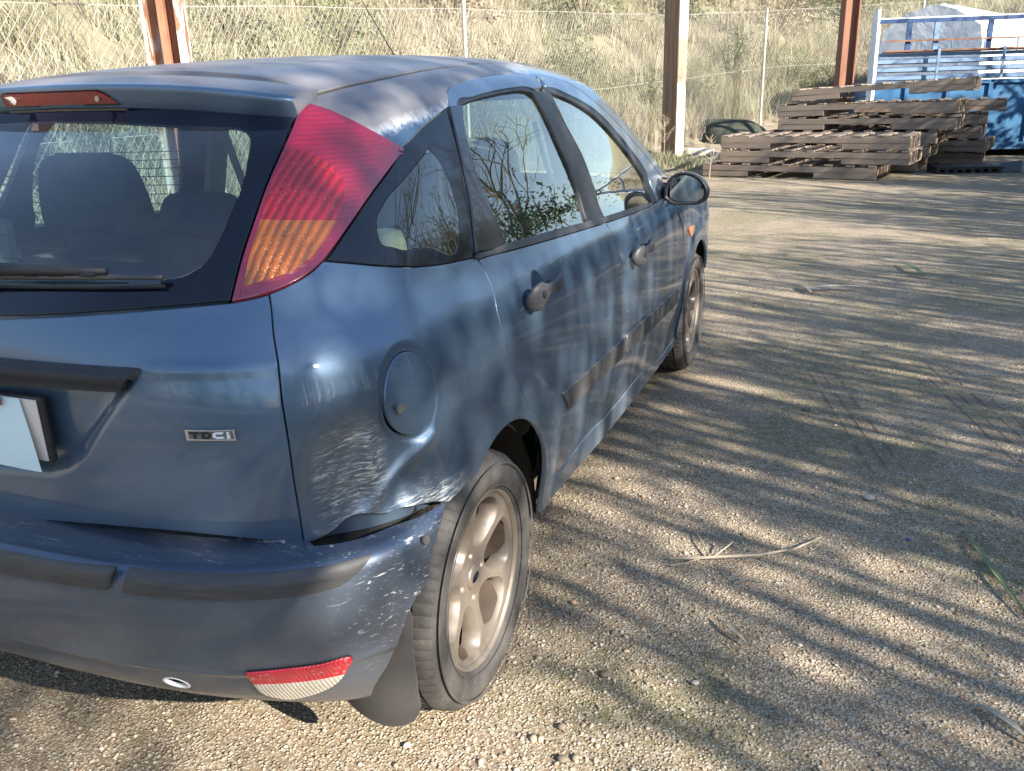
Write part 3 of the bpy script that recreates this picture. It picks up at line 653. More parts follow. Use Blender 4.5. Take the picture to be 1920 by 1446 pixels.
# sill, doors
rd_body=route('rbelt_bot','B_low','~sillline','~rd_rear_low')
def bowl(c): return lambda s,t: -.017*np.clip(1-(np.hypot(s-c[0],t-c[1])/.044)**2,0,1)**.8
hr=np.array(K['handle_r']).mean(0); hf=np.array(K['handle_f']).mean(0)
hr=np.array([np.mean([K['handle_r'][3][0],K['handle_r'][4][0]]),.889]); hf=np.array([np.mean([K['handle_f'][3][0],K['handle_f'][4][0]])-.0,.828])
HB={}
def door(name,poly,c,fr=False):
    def lift(s,t): return bowl(c)(s,t)+(flare(s,t) if not fr else 0)+shoulder(t)
    gx,gy=np.meshgrid(np.arange(s_of_y(.85),s_of_y(1.3),.012),np.arange(.55,.80,.012),indexing='ij'); ex=np.stack([gx.ravel(),gy.ravel()],-1)
    ex=ex if not fr else ex[:0]
    ex=np.concatenate([ex,ringpts(c,[.001,.01,.018,.026,.033,.039,.043,.046,.050],32)])
    return panel(name,P,poly,M['paint_door'],car,lift=lift,extra=ex,grid=.03)
rdoor=door('rear_door',rd_body,hr)
fd_body=route('fbelt_bot',[(K['fd_front'][-1][0]-.12,.935),(K['fd_front'][-1][0]-.01,.925)],'~fd_front','~sillline2','~B_low')
fdoor=door('front_door',fd_body,hf,True)
sill=route('sillline','sillline2',[(s_of_y(3.03),.20),(s_of_y(2.4),.215),(s_of_y(1.8),.235),(s_of_y(1.192),.262)])
sp=panel('sill',P,sill,M['paint'],car,gap=.0015,lift=lambda s,t:.004+0*s)
# door handles
def handle(door,c):
    V=[];F=[];n=16; prof=[(-.108,.004),(-.104,.018),(-.092,.029),(-.075,.034),(-.058,.031),(-.040,.023),(-.015,.0165),(.02,.0155),(.05,.019),(.072,.023),(.088,.020),(.097,.010),(.1,.003)]
    for i,(d,h) in enumerate(prof):
        s=c[0]-.022+d; b=P(s,c[1]-.003); nn=N(P,np.array(s),np.array(c[1]-.003)); w=.5+.5*math.cos(min(1,abs(d)/.11)*math.pi*.9)
        out=.012+.022*min(1,(1-abs(d)/.108)*3)
        for k in range(n):
            a=2*math.pi*k/n; z=h*math.sin(a); o=out+.010*math.cos(a)*min(1,h/.012)
            V.append(tuple(b+nn*o+np.array((0,0,z+d*.06))))
    for i in range(len(prof)-1):
        for k in range(n): F.append((i*n+k,i*n+(k+1)%n,(i+1)*n+(k+1)%n,(i+1)*n+k))
    F.append(tuple(range(n))); F.append(tuple(range((len(prof)-1)*n,len(prof)*n))[::-1])
    m=MB(); m.add(V,F)
    for d in(-.07,.08):
        s=c[0]-.022+d; b=Vector(P(s,c[1]-.003)); nn=Vector(N(P,np.array(s),np.array(c[1]-.003))); m.tube([b-nn*.01,b+nn*.02],.012,12)
    h=m.build('door_handle',M['handle'],door,smooth=True)
    m=MB(); s=c[0]-.088; b=Vector(P(s,c[1]-.006)); nn=Vector(N(P,np.array(s),np.array(c[1]))); m.tube([b+nn*.040,b+nn*.0445],.010,16); m.build('lock',M['black_plastic'],door)
handle(rdoor,hr); handle(fdoor,hf)
# side mouldings
def mould(k,door):
    q_=np.array(K[k]); z1=.584 if k=='mould_r' else .556; 
    q_=np.array(K[k]); a,b=q_[0],q_[1]; c,d=q_[2],q_[3]
    if k=='mould_r': poly=[(a[0],.586),(b[0]-.004,.572),(b[0]-.004,.508),(d[0],.524)]
    else: poly=[(a[0]+.004,.570),(b[0],.528),(b[0]+.01,.462),(d[0]+.006,.506)]
    return panel('side_moulding',P,poly,M['grey_plastic'],door,base=.011,gap=.001,rim=.012,bev=.003,grid=.05)
mould('mould_r',rdoor); mould('mould_f',fdoor)
# front fender and front end
def bonz(y): return np.interp(y,[2.7,3.0,3.3,3.6,3.8,3.95,4.1],[.965,.945,.905,.845,.78,.71,.62])
yy=np.linspace(2.80,3.92,26); topl=np.array([(s_of_y(y),bonz(y)) for y in yy])
ffp=route('~fd_front'[:0] or [K['fd_front'][0]],'fd_front',[(K['fd_front'][-1][0]+.0,.95)],topl,[(s_of_y(3.92),.56)],[(s_of_y(3.80),.50),(s_of_y(3.715),.46)],circ(YW2+.01,.345,R(26),R(183),46)[:, :])
ff=panel('front_fender',P,ffp,M['paint'],car,lift=lambda s,t:flare(s,t,YW2+.01,.345,.45,.012))
rp=smoothline(K['repeater']+[K['repeater'][0]],.006)[:-1]; panel('side_repeater',P,rp,M['orange'],ff,base=.006,gap=.0005,grid=.02,rim=.006,step=.006)
fb=[(s_of_y(3.715),.46),(s_of_y(3.80),.50),(s_of_y(3.92),.56)]; s9=2*SEND
fbp=np.array(fb+[(s9-s_of_y(3.92),.56),(s9-s_of_y(3.80),.50),(s9-s_of_y(3.715),.46),(s9-s_of_y(3.69),.24),(s_of_y(3.69),.24)])
panel('front_bumper',PMF,fbp,M['black_plastic'],car,base=.004,grid=.05)
fgp=np.array([(s_of_y(3.925),.565),(s9-s_of_y(3.925),.565),(s9-s_of_y(3.925),.70),(s_of_y(3.925),.70)])
panel('front_panel',PMF,fgp,M['paint'],car,grid=.05)
# bonnet
V=[];F=[]; nu,nv=20,20
for j in range(nv+1):
    y=2.93+(4.02-2.93)*j/nv; zb=float(bonz(min(y,4.0))); hw=float(P(s_of_y(min(y,3.9)),zb)[0]) if y<3.9 else .70-(y-3.9)*.9
    for i in range(nu+1):
        u=-1+2*i/nu; V.append((u*hw,y+.06*(1-u*u)*(j/nv),zb+.045*(1-u*u)*(1-.2*j/nv)+.004))
for j in range(nv):
    for i in range(nu): a=j*(nu+1)+i; F.append((a,a+1,a+nu+2,a+nu+1))
meshobj('bonnet',V,F,M['paint'],car,smooth=True)
# greenhouse: frames, seals, glass
seal_r=route('~seal_r_out')
str_=smoothline(K['seal_r_out'][:7]); bup=smoothline(K['B_up'])
frame_r=route('gutter_r',[K['B_up'][1]],[K['B_up'][2]],str_[::-1],[K['rd_rear_up'][2]],[K['rd_rear_up'][1]])
panel('door_frame',P,frame_r,M['paint'],rdoor,gap=.0015,grid=.03,step=.01)
blk_r=route('rbelt_bot',[(K['B_up'][-1][0]-.003,K['B_up'][-1][1])],[(p[0]-.003,p[1]) for p in bup[::-1] if p[1]<K['B_up'][2][1]-.002],str_[::-1],'~applique_left')
rg=route('rglass','rglass_bot','rglass_left')
panel('window_seal',P,blk_r,M['black_plastic'],rdoor,base=-.004,gap=.001,holes=[rg],grid=.03,step=.01)
panel('window_pane',P,rg,M['glass'],rdoor,base=-.012,gap=-.004,rim=.004,grid=.05,step=.012)
def strip(door,bot,gl,nm):
    b=smoothline(K[bot]); lo=K[bot][0][0]; g=np.array(K[gl]); g=g[np.argsort(g[:,0])]
    top=np.array([(s,float(np.interp(s,g[:,0],g[:,1]))-.0015) for s in b[:,0]])
    top[:,1]=np.maximum(top[:,1],b[:,1]+.010)
    return panel(nm,P,np.concatenate([b,top[::-1]]),M['grey_plastic'],door,base=.006,gap=.0005,rim=.010,bev=.003,grid=.04,step=.012)
strip(rdoor,'rbelt_bot','rglass_bot','belt_moulding')
qt=route('applique_left',[K['rglass_left'][-1]],'~rglass_left',[(K['rglass_bot'][-1][0]+.01,K['rbelt_bot'][2][1]+.008)],[(K['applique_left'][0][0]+.005,K['rbelt_bot'][0][1]+.014)])
panel('window_divider',P,qt,M['gloss_black'],rdoor,base=.003,gap=.002,rim=.006,bev=.003,grid=.03,step=.01)
cv=smoothline([(K['rglass_left'][-1][0]+.004,K['rglass_left'][-1][1]-.01)]+[( .42*a[0]+.58*b[0], .42*a[1]+.58*b[1]) for a,b in zip([K['applique_left'][4],K['applique_left'][2],K['applique_left'][0]],[K['rglass_left'][4],K['rglass_left'][3],K['rglass_left'][0]])])
frame_f=route('gutter_f'[:0] or [K['gutter_f'][0]],'gutter_f',[K['seal_f_out'][-1]],'~seal_f_out')
panel('door_frame',P,frame_f,M['paint'],fdoor,gap=.0015,grid=.03,step=.01)
endf=(K['gutter_f'][-1][0]-.02,K['gutter_f'][-1][1]-.05)
blk_f=route('fbelt_bot',[endf],[K['gutter_f'][-1]],'~seal_f_out',[(p[0]+.003,p[1]) for p in bup if p[1]<K['seal_f_out'][0][1]+.006])
fg=route('fglass','fglass_bot','fglass_left')
panel('window_seal',P,blk_f,M['black_plastic'],fdoor,base=-.004,gap=.001,holes=[fg],grid=.03,step=.01)
panel('window_pane',P,fg,M['glass'],fdoor,base=-.012,gap=-.004,rim=.004,grid=.05,step=.012)
strip(fdoor,'fbelt_bot','fglass_bot','belt_moulding')
# side quarter window
qg=route('qg_top','qg_right','qg_bot','qg_left'); qc=smoothline(K['qg_clear']+[K['qg_clear'][0]])[:-1]
qw=panel('quarter_window',P,qg,M['frit'],car,holes=[qc],gap=.0025,rim=.006,step=.012); panel('pane',P,qc,M['dark_glass'],qw,gap=0,bev=0,rim=.003,step=.012,base=-.0005)
# roof side with the rear pillar and A pillar
pil=[(s_of_y(y),t) for y,t in [(2.86,.985),(2.76,1.045),(2.62,1.125),(2.47,1.215),(2.33,1.29),(2.2,1.35),(2.12,1.40)]]
rs=smoothline(K['roof_strip']); rs=np.concatenate([rs,[(s_of_y(y),1.465+.004*(y-1.4)) for y in (1.6,1.8,2.0,2.08)]])
rside=route('lamp_top',[K['qg_top'][0]],'qg_top','~rd_rear_up'[:0] or [K['rd_rear_up'][2]],[K['rd_rear_up'][0]],'gutter_r','gutter_f',pil,[(p[0],p[1]-.005) for p in rs[::-1]])
def gutterl(s,t): return 0*s
RSD=panel('roof_side',P,rside,M['paint_side'],car,grid=.025,step=.012)
ds=panel('roof_strip',P,band(rs,.0060),M['roof_seal'],car,base=-.004,gap=.0005,bev=.001,rim=.004,step=.02,grid=.1)
s0=.765
left=[(2*2-p[1]-.0,p[0]) for p in rs]
def PRT(s,t): return P(s,t)
ft=np.linspace(rs[-1][1]+.007,4-rs[-1][1]-.007,16); front=[(s_of_y(2.08+.10*(1-((t-2)/.54)**2)),t) for t in ft]
rear_t=np.linspace(4-rs[0][1]-.007,rs[0][1]+.007,16); rear=[(K['roof_strip'][0][0]+.004-.055*(1-((t-2)/.6)**2),t) for t in rear_t]
roofp=np.concatenate([np.array([(p[0],p[1]+.005) for p in rs]),front,np.array([(p[0],4-p[1]-.005) for p in rs[::-1]]),rear])
def swage(s,t):
    d=np.abs(t-2); return -.0035*np.exp(-((d-.33)/.02)**2)*sstep(.82,.95,s)
roof=panel('roof',P,roofp,M['paint_roof'],car,grid=.035,step=.025,lift=swage)
for sy in (1.42,):
    pass
# windscreen
E_=np.array([P(*p) for p in pil]); E_=E_[::-1]; V=[];F=[];nu=16
bow=np.linspace(.07,.26,len(E_))
for j,e in enumerate(E_):
    for i in range(nu+1):
        u=-1+2*i/nu; V.append((u*e[0],e[1]+bow[j]*(1-u*u),e[2]+.03*(1-u*u)*(1-j/len(E_))))
for j in range(len(E_)-1):
    for i in range(nu): a=j*(nu+1)+i; F.append((a,a+1,a+nu+2,a+nu+1))
meshobj('windscreen',V,F,M['glass'],car,smooth=True)
mb=MB(); mb.box((0,2.95,.925),(1.26,.20,.02)); mb.build('scuttle_panel',M['black_plastic'],car)
# mirrored left side
for o in list(car.children):
    if o.name.split('.')[0] in('rear_door','front_door','sill','front_fender','quarter_window','roof_side','roof_strip'): mirrored(o)
# aerial
mb=MB(); mb.tube([(-.02,2.02,1.455),(-.03,1.86,1.60),(-.05,1.62,1.84)],[.0022,.0016,.0011],6); mb.tube([(-.02,2.03,1.44),(-.02,2.015,1.465)],.012,12); mb.build('aerial',M['rubber'],car)
# ---------------------------------------------------------------- tailgate
def symm(half):
    """half outline from the centre line bottom round to the centre line top -> whole"""
    h=np.asarray(half,float); m=h[::-1].copy(); m[:,0]*=-1; return np.concatenate([h,m])
gate_half=route('gate_bot','~gate_gap',[K['gate_gap'][0]],lb[cut:],'~glass_bot')
lpr=np.array(K['lpr']); lprf=symm(np.concatenate([lpr[::-1]])[::1])
rec=np.array([(0,.930),(.475,.932),(.435,.885),(.375,.825),(.325,.772),(.285,.742),(.235,.722),(.10,.712),(0,.711)]); recf=np.concatenate([rec,rec[1:-1][::-1]*[-1,1]])
def gatelift(s,t):
    ins=inpoly(s,t,recf); d=pdist(s,t,recf); d=np.where(ins,d,-d); h=-.020*sstep(-.005,.032,d)
    h=h*(1-sstep(.90,.932,t)) if False else h
    h+= .0035*np.exp(-((t-.934)/.012)**2)*sstep(.44,.50,np.abs(s))
    h+= -.010*(1-sstep(.60,.665,t))
    return h
sx=np.arange(-.62,.64,.016); ex=np.stack(np.meshgrid(sx,np.arange(.69,.955,.012),indexing='ij'),-1).reshape(-1,2)
ex=ex[(np.abs(ex[:,0])<.52)]; cr=np.stack(np.meshgrid(np.arange(.44,.78,.02),np.arange(.90,.97,.007),indexing='ij'),-1).reshape(-1,2)
rr_=resample(recf,.010); rr_=rr_[np.abs(rr_[:,0])<.6]; dd_=np.concatenate([inset(rr_ if area2(rr_)>0 else rr_[::-1],k) for k in(-.006,0,.006,.013,.021,.030)])
ex=ex[pdist(ex[:,0],ex[:,1],recf)>.036]; ex=np.concatenate([ex,dd_,cr])
gate=panel('tailgate',PM,symm(gate_half),M['paint_gate'],car,lift=gatelift,extra=ex,grid=.03,gap=.0042)
hs=[(.0,.938),(.478,.936),(.436,.896),(0,.888)]; hs=symm(hs)
def hl(s,t): return .010+.010*np.exp(-((t-.918)/.012)**2)
panel('tailgate_handle_trim',PM,hs,M['trim_black'],gate,lift=hl,gap=.001,rim=.03,bev=.004,grid=.02,step=.012)
# number plate: holder, plate, paper taped over it
yp=float(PM(.15,.81)[1])-.001
mb=MB(); mb.box((0,yp,.818),(.530,.014,.122)); ph=mb.build('number_plate_holder',M['black_plastic'],gate,bevel=.006)
mb=MB(); mb.box((0,yp-.010,.819),(.518,.004,.112)); mb.build('number_plate',M['plate_white'],ph,bevel=.0015)
# loose paper: warped sheet, taped with red tape
V=[];F=[];nx_,nz_=24,10
for j in range(nz_+1):
    for i in range(nx_+1):
        u=i/nx_; v=j/nz_; x=-.262+u*.520+v*-.030*u; z=.742+v*.128+.004*u; cz=.006*math.exp(-((1-u)/.15)**2)*(1-v)
        V.append((x,yp-.019-cz-.003*math.sin(u*9+v*2),z-.003*math.sin(u*5)))
for j in range(nz_):
    for i in range(nx_): a=j*(nx_+1)+i; F.append((a,a+1,a+nx_+2,a+nx_+1))
pap=meshobj('paper_sheet',V,F,M['paper'],ph,smooth=True)
mb=MB(); mb.box((.165,yp-.024,.872),(.055,.002,.022),Matrix.Rotation(R(-8),3,'Y')); mb.build('red_tape',M['tape'],ph)
# TDCi badge
def stroke_letters(parent):
    c=np.array(K['badge']); s0_,s1_=c[0][0],c[1][0]; t0=.8375; t1=.8195
    def FB(s,t): return PM(s,t)
    b=panel('badge',PM,[(s0_,t1),(s1_,t1),(s1_,t0),(s0_,t0)],M['badge_grey'],parent,base=.0035,gap=.0005,rim=.004,bev=.001,grid=.03)
    w=s1_-s0_; H=t0-t1
    def bar(nm,polys,mat):
        for k,pl in enumerate(polys):
            panel(nm,PM,[(s0_+x*w,t1+y*H) for x,y in pl],mat,b,base=.0052,gap=0,rim=.0014,bev=.0003,grid=.05,step=.05)
    bar('trim_edge',[[(.0,.90),(1,.90),(1,1),(0,1)],[(0,0),(1,0),(1,.10),(0,.10)],[(0,.1),(.06,.1),(.06,.9),(0,.9)],[(.97,.1),(1,.1),(1,.9),(.97,.9)]],M['chrome'])
    a=.16; z0,z1=.18,.82
    T=[[(.08,z1-.2),(.29,z1-.2),(.29,z1),(.08,z1)],[(.155,z0),(.215,z0),(.215,z1-.2),(.155,z1-.2)]]
    D=[[(.33,z0),(.385,z0),(.385,z1),(.33,z1)],[(.385,z1-.17),(.46,z1-.17),(.50,z1-.04),(.45,z1),(.385,z1)],[(.385,z0),(.45,z0),(.50,z0+.06),(.46,z0+.17),(.385,z0+.17)],[(.475,z0+.12),(.525,z0+.2),(.525,z1-.2),(.475,z1-.12)]]
    Cc=[[(.56,z0+.15),(.62,z0+.05),(.62,z1-.05),(.56,z1-.15)],[(.62,z1-.2),(.76,z1-.2),(.79,z1-.05),(.74,z1),(.62,z1)],[(.62,z0),(.74,z0),(.79,z0+.05),(.76,z0+.2),(.62,z0+.2)]]
    I=[[(.84,z0),(.90,z0),(.90,z1-.22),(.84,z1-.22)],[(.84,z1-.14),(.90,z1-.14),(.90,z1),(.84,z1)]]
    bar('letter_t',T,M['badge_dark']); bar('letter_d',D,M['badge_dark']); bar('letter_c',Cc,M['badge_white']); bar('letter_i',I,M['badge_white'])
stroke_letters(gate)
# rear window
rgs=np.array(K['rear_glass_side']); 
rg_half=[(p[0],p[1]+.004) for p in smoothline(K['glass_bot'])]+[tuple(p) for p in smoothline(K['rear_glass_side'])]+[(.66,1.392),(.3,1.402),(0,1.404)]
rc=K['rear_clear']; rc_half=[(0,1.048),(rc[10][0],1.062)]+[tuple(p) for p in smoothline([rc[10],rc[9],rc[8],rc[7],rc[6],rc[5],rc[4],rc[3],rc[2]])]+[(.2,1.366),(0,1.372)]
RGP=symm(rg_half); RCP=symm(rc_half)
rw=panel('rear_window',PM,RGP,M['frit'],gate,holes=[RCP],base=-.002,gap=.002,rim=.006,grid=.04)
panel('pane',PM,RCP,M['rear_glass'],rw,gap=0,bev=0,rim=.003,base=-.0025,grid=.05)
mb=MB()
for k in range(13):
    t=1.075+k*.0185; xs=[PM(s,t)+N(PM,np.array(s),np.array(t))*-.006 for s in np.linspace(-.50,.50,22)]
    mb.tube([Vector(x) for x in xs],.0007,4,False)
hw=mb.build('heating_wires',M['dark'],rw,fix=False); hw['kind']='stuff'
# wiper
def onglass(s,t,h): return Vector(PM(s,t)+N(PM,np.array(float(s)),np.array(float(t)))*h)
mb=MB(); pts=[onglass(s,t,h) for s,t,h in [(-.06,1.040,.030),(.08,1.058,.038),(.20,1.063,.038),(.32,1.066,.034),(.42,1.068,.028)]]
mb.tube(pts,[.013,.0125,.011,.0095,.006],10); mb.tube([onglass(-.02,1.03,0),onglass(-.02,1.03,.03)],.020,16)
wp=mb.build('wiper_arm',M['trim_black'],gate,smooth=True)
mb=MB(); xs_=np.linspace(.0,.525,22); mb.tube([onglass(s,1.052+.025*s,.014+.010*math.sin(max(0,min(1,s/.525))*math.pi)) for s in xs_],[.003]+[.0062]*15+[.0055,.005,.0045,.004,.0045,.0045],8)
wb=mb.build('wiper_blade',M['grey_plastic'],wp,smooth=True)
for k,(a,b) in enumerate([(.24,.27),(.30,.33),(.37,.40)]):
    mb=MB(); mb.tube([onglass(a,1.0525+.025*a,.030),onglass(b,1.0525+.025*b,.030)],.0035,6); mb.build('blade_clip',M['rubber'],wb)
mb=MB(); mb.tube([onglass(s,1.043+.024*s,.005) for s in xs_],.0036,5); mb.build('wiper_rubber',M['rubber'],wp)
# spoiler on top of the tailgate
V=[];F=[]; nu=40
def spo(x):
    a=abs(x); k=a/.545
    lipy=.515+.045*k**2+.05*k**8; lipz=1.384-.006*k-.036*k**3; seamy=.632+.050*k**2; seamz=1.4035-.010*k-.036*k**3
    return [(seamy,seamz-.004),(seamy-.003,seamz),(seamy-.03,seamz-.002),((seamy+lipy)/2,(seamz+lipz)/2+.003),(lipy+.015,lipz+.0025),(lipy+.004,lipz),(lipy,lipz-.005),(lipy+.003,lipz-.012),(lipy+.012,lipz-.030),(lipy+.019,lipz-.042),(lipy+.021,lipz-.045),(lipy+.038,lipz-.047),(lipy+.05,lipz-.06)]
xs=[ -.522+1.044*i/nu for i in range(nu+1)]
for x in xs:
    for (y,z) in spo(x): V.append((x*(1-.0*(z<1.33)),y,z))
m_=len(spo(0))
for i in range(nu):
    for j in range(m_-1): F.append((i*m_+j,i*m_+j+1,(i+1)*m_+j+1,(i+1)*m_+j)[::-1])
F.append(tuple(range(m_))); F.append(tuple(range(nu*m_,(nu+1)*m_))[::-1])
spl_o=meshobj('spoiler',V,F,[M['paint_roof'],M['paint_gate']],gate,smooth=True)
for p in spl_o.data.polygons:
    if (p.index%(m_-1))>=4 and p.index<nu*(m_-1): p.material_index=1
bm=bmesh.new(); bm.from_mesh(spl_o.data); bmesh.ops.recalc_face_normals(bm,faces=bm.faces); bm.to_mesh(spl_o.data); bm.free()
# high stop lamp in the spoiler face
def face(x,z): 
    pr=spo(x); zs=[p[1] for p in pr[5:11]][::-1]; ys=[p[0] for p in pr[5:11]][::-1]; return float(np.interp(z,zs,ys))
def lampbox(nm,poly,h,mat,par,d=.02):
    mb=MB(); n=len(poly); mb.prism(poly,0,1,lambda u,v,k:(u,face(u,v)-h+(d*k),v)); return mb.build(nm,mat,par,bevel=0)
sl=lampbox('stop_lamp_frame',[(-.145,1.3435),(.165,1.3435),(.158,1.352),(.140,1.366),(.125,1.373),(-.13,1.373),(-.142,1.366)],.002,M['gloss_black'],spl_o)
lampbox('stop_lamp_lens',[(-.136,1.347),(.154,1.347),(.146,1.356),(.132,1.366),(.12,1.370),(-.125,1.370),(-.134,1.364)],.005,M['stop_lamp'],sl)
lampbox('stop_lamp_plinth',[(-.150,1.312),(.172,1.312),(.168,1.341),(-.150,1.341)],-.004,M['gloss_black'],sl)
mb=MB()
for x in(-.112,.118): y=face(x,1.356)-.006; mb=MB(); mb.tube([(x,y,1.356),(x,y-.002,1.356)],.0055,12); mb.build('screw',M['screw'],sl)
mb=MB(); y=face(-.115,1.36)-.0075; mb.prism([(-.128,1.364),(-.108,1.366),(-.098,1.356),(-.104,1.349),(-.112,1.357)],0,1,lambda u,v,k:(u,y+.002*k,v)); mb.build('chipped_spot',M['plate_white'],sl)
# tail lamps
lamp_o=route('lamp_top','lamp_out','lamp_bot','lamp_in')
lp=inset(lamp_o if area2(lamp_o)>0 else lamp_o[::-1],.0)
def lampset(par):
    b=panel('tail_lamp',P,lp,M['lamp_edge'],par,base=.004,gap=.0028,rim=.02,bev=.003,grid=.03,step=.012)
    inn=inset(lp,.013); am=smoothline(K['amber']+[K['amber'][0]],.01)[:-1]; rd=smoothline(K['redcell']+[K['redcell'][0]],.01)[:-1]
    am=resample(np.array(K['amber']),.012)
    if area2(am)<0: am=am[::-1]
    panel('red_lens',P,inn,M['lamp_red'],b,base=.0055,gap=.0005,rim=.004,bev=.0015,grid=.03,step=.012)
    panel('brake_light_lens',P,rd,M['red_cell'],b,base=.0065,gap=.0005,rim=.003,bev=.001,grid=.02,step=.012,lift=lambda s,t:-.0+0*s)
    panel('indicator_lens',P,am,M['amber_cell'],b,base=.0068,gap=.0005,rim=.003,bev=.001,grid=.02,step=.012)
    return b
hsg=panel('lamp_housing',P,inset(lp,-.012),M['dark'],car,base=-.016,gap=0,rim=.004,grid=.05); mirrored(hsg)
tl=lampset(car); mirrored(tl)
# ---------------------------------------------------------------- rear bumper
bt=smoothline(K['b_top']); bb=K['b_back'][:9]
half=[(0,.001),(.3,.001),(.55,.001),(.64,.006),(.70,.018)]
bkc=smoothline([p for p in K['b_back'][:7]]+[K['b_back'][8],K['b_back'][9],(.752,.045)])
bump_half=np.concatenate([half,bkc[::-1],smoothline(K['b_top'][3:])[::-1],[(.71,BT-.012),(.6,BT),(.3,BT),(0,BT)]])
tow=np.array(K['tow'][0]); towp=disc(tow,.025,30,.80)
def cre(s,t):
    c=_bl[4]+.006; return .004*np.exp(-((t-c)/.008)**2)-.0015*sstep(0,.02,t-c)
tc=_bl[4]
ex=np.stack(np.meshgrid(np.arange(-1.1,1.12,.02),np.concatenate([np.arange(tc-.02,tc+.03,.006),np.arange(BT-.09,BT,.008)]),indexing='ij'),-1).reshape(-1,2)
BU=panel('rear_bumper',PBM,symm(bump_half),M['paint_bumper'],car,lift=cre,holes=[towp],extra=ex,grid=.028,gap=.001,rim=.006); BU['label']='scratched rear bumper with chipped corner'
st=smoothline(K['strip_top']); sb=smoothline(K['strip_bot']); j0=K['strip_joint'][0]; j1=K['strip_joint'][1]
def sliplift(s,t): return .006+.004*np.sin(np.clip((t-K['strip_bot'][2][1])/(K['strip_top'][2][1]-K['strip_bot'][2][1]),0,1)*math.pi)
stc=st[st[:,0]<j0[0]-.003]; sbc=sb[sb[:,0]<j1[0]-.003]
cst=np.concatenate([sbc,stc[::-1]]); panel('bumper_strip',PBM,symm(np.concatenate([[(0,sbc[0][1])],sbc,stc[::-1],[(0,stc[0][1])]])),M['grey_plastic'],BU,lift=sliplift,gap=.0008,rim=.010,bev=.003,grid=.018,step=.014)
stc=st[st[:,0]>j0[0]+.003]; sbc=sb[sb[:,0]>j1[0]+.003]
so=panel('bumper_strip',PB,np.concatenate([sbc,stc[::-1]]),M['grey_plastic'],BU,lift=sliplift,gap=.0008,rim=.010,bev=.003,grid=.018,step=.012); mirrored(so)
rf=smoothline(K['refl']+[K['refl'][0]],.01)[:-1]; rm=np.array(K['refl_mid']); 
if area2(rf)<0: rf=rf[::-1]
def clipline(poly,above):
    out=[]; f=lambda p: (p[1]-np.interp(p[0],rm[:,0],rm[:,1]))*(1 if above else -1)
    for a,b in zip(poly,np.roll(poly,-1,0)):
        if f(a)>=0: out.append(a)
        if f(a)*f(b)<0: k=f(a)/(f(a)-f(b)); out.append(a+(b-a)*k)
    return np.array(out)
r0=panel('rear_reflector',PB,rf,M['black_plastic'],BU,base=.002,gap=-.001,rim=.004,step=.01)
panel('red_reflector_band',PB,clipline(rf,True),M['refl_red'],r0,base=.0065,gap=.0012,rim=.006,step=.01,grid=.02)
panel('clear_reflector_lens',PB,clipline(rf,False),M['refl_white'],r0,base=.0065,gap=.0012,rim=.006,step=.01,grid=.02); mirrored(r0)
# towing eye hole: pale plastic rim
tp=Vector(PB(*tow)); tn=Vector(N(PB,np.array(tow[0]),np.array(tow[1])))
c2=disc(tow,.0262,30,.80); a=[Vector(PB(*p)) for p in c2]; b=[v-tn*.007 for v in a]; c3=[v.lerp(tp,.16)-tn*.007 for v in a]; c4=[v.lerp(tp,.16)+tn*.0006 for v in a]; a=[v+tn*.0006 for v in a]
V=a+b+c3+c4; n=30; F=[]
for i in range(n):
    j=(i+1)%n; F+=[(i,j,n+j,n+i),(2*n+i,2*n+j,3*n+j,3*n+i),(3*n+i,3*n+j,j,i)]
meshobj('towing_eye_rim',V,F,M['white_plastic'],BU,smooth=False)
# torn seam: inner sheet visible between quarter panel and bumper
inner=np.array([(s,t) for s,t in [(.66,.60),(.75,.60),(.9,.585),(1.02,.57),(1.10,.555),(1.10,.622),(.9,.628),(.66,.63)]])
panel('inner_wing',P,inner,M['paint'],car,base=-.036,gap=0,grid=.03)
mb=MB(); s_,t_=K['b_back'][0]; v0=Vector(PB(s_-.105,t_-.030)); n0=Vector(N(PB,np.array(s_-.105),np.array(t_-.030))); mb.tube([v0,v0+n0*.005],.0085,14); mb.build('bumper_rivet',M['screw'],BU)
# ---------------------------------------------------------------- dark inner shell, wheel wells, floor
def SH(s,t): 
    X=PM(s,t); return X-N(PM,s,t)*(.024+.045*np.exp(-(((s-.86)/.17)**2+((t-.70)/.13)**2)))[...,None]
ss=np.concatenate([np.arange(0,1.2,.03),np.arange(1.2,4.4,.04)]); tt=np.arange(.27,.97,.03); S_,T_=np.meshgrid(ss,tt,indexing='ij'); X=SH(S_,T_)
V=X.reshape(-1,3); F=[]; nt=len(tt)
for i in range(len(ss)-1):
    for j in range(nt-1):
        c=X[i:i+2,j:j+2].reshape(-1,3).mean(0)
        if any(math.hypot(c[1]-yc,c[2]-.30)<.385 and c[0]>.5 for yc in(ARCH_C,YW2+.01)): continue
        if c[1]>.30 and c[2]<.33 and c[0]<.5: continue
        F.append((i*nt+j,(i+1)*nt+j,(i+1)*nt+j+1,i*nt+j+1))
sh=meshobj('body_shell',V,F,M['dark'],car); c=sh.copy(); link(c,car); c.scale.x=-1
mb=MB()
for sx in(1,-1):
    for yc in(ARCH_C,YW2+.01):
        V=[];F=[];n=28
        for i in range(n+1):
            a=R(-4)+R(154)*i/n
            for x in(.80,.79,.56): 
                r=.346 if x!=.80 else .337
                V.append((sx*x,yc+r*math.cos(a),.30+r*math.sin(a)))
        for i in range(n):
            for k in range(2): F.append((i*3+k,i*3+k+1,(i+1)*3+k+1,(i+1)*3+k))
        b=len(V); V.append((sx*.56,yc,.30)); F+=[(b,i*3+2,(i+1)*3+2) for i in range(n)]
        meshobj('wheel_arch_liner',V,F,M['liner'],car)
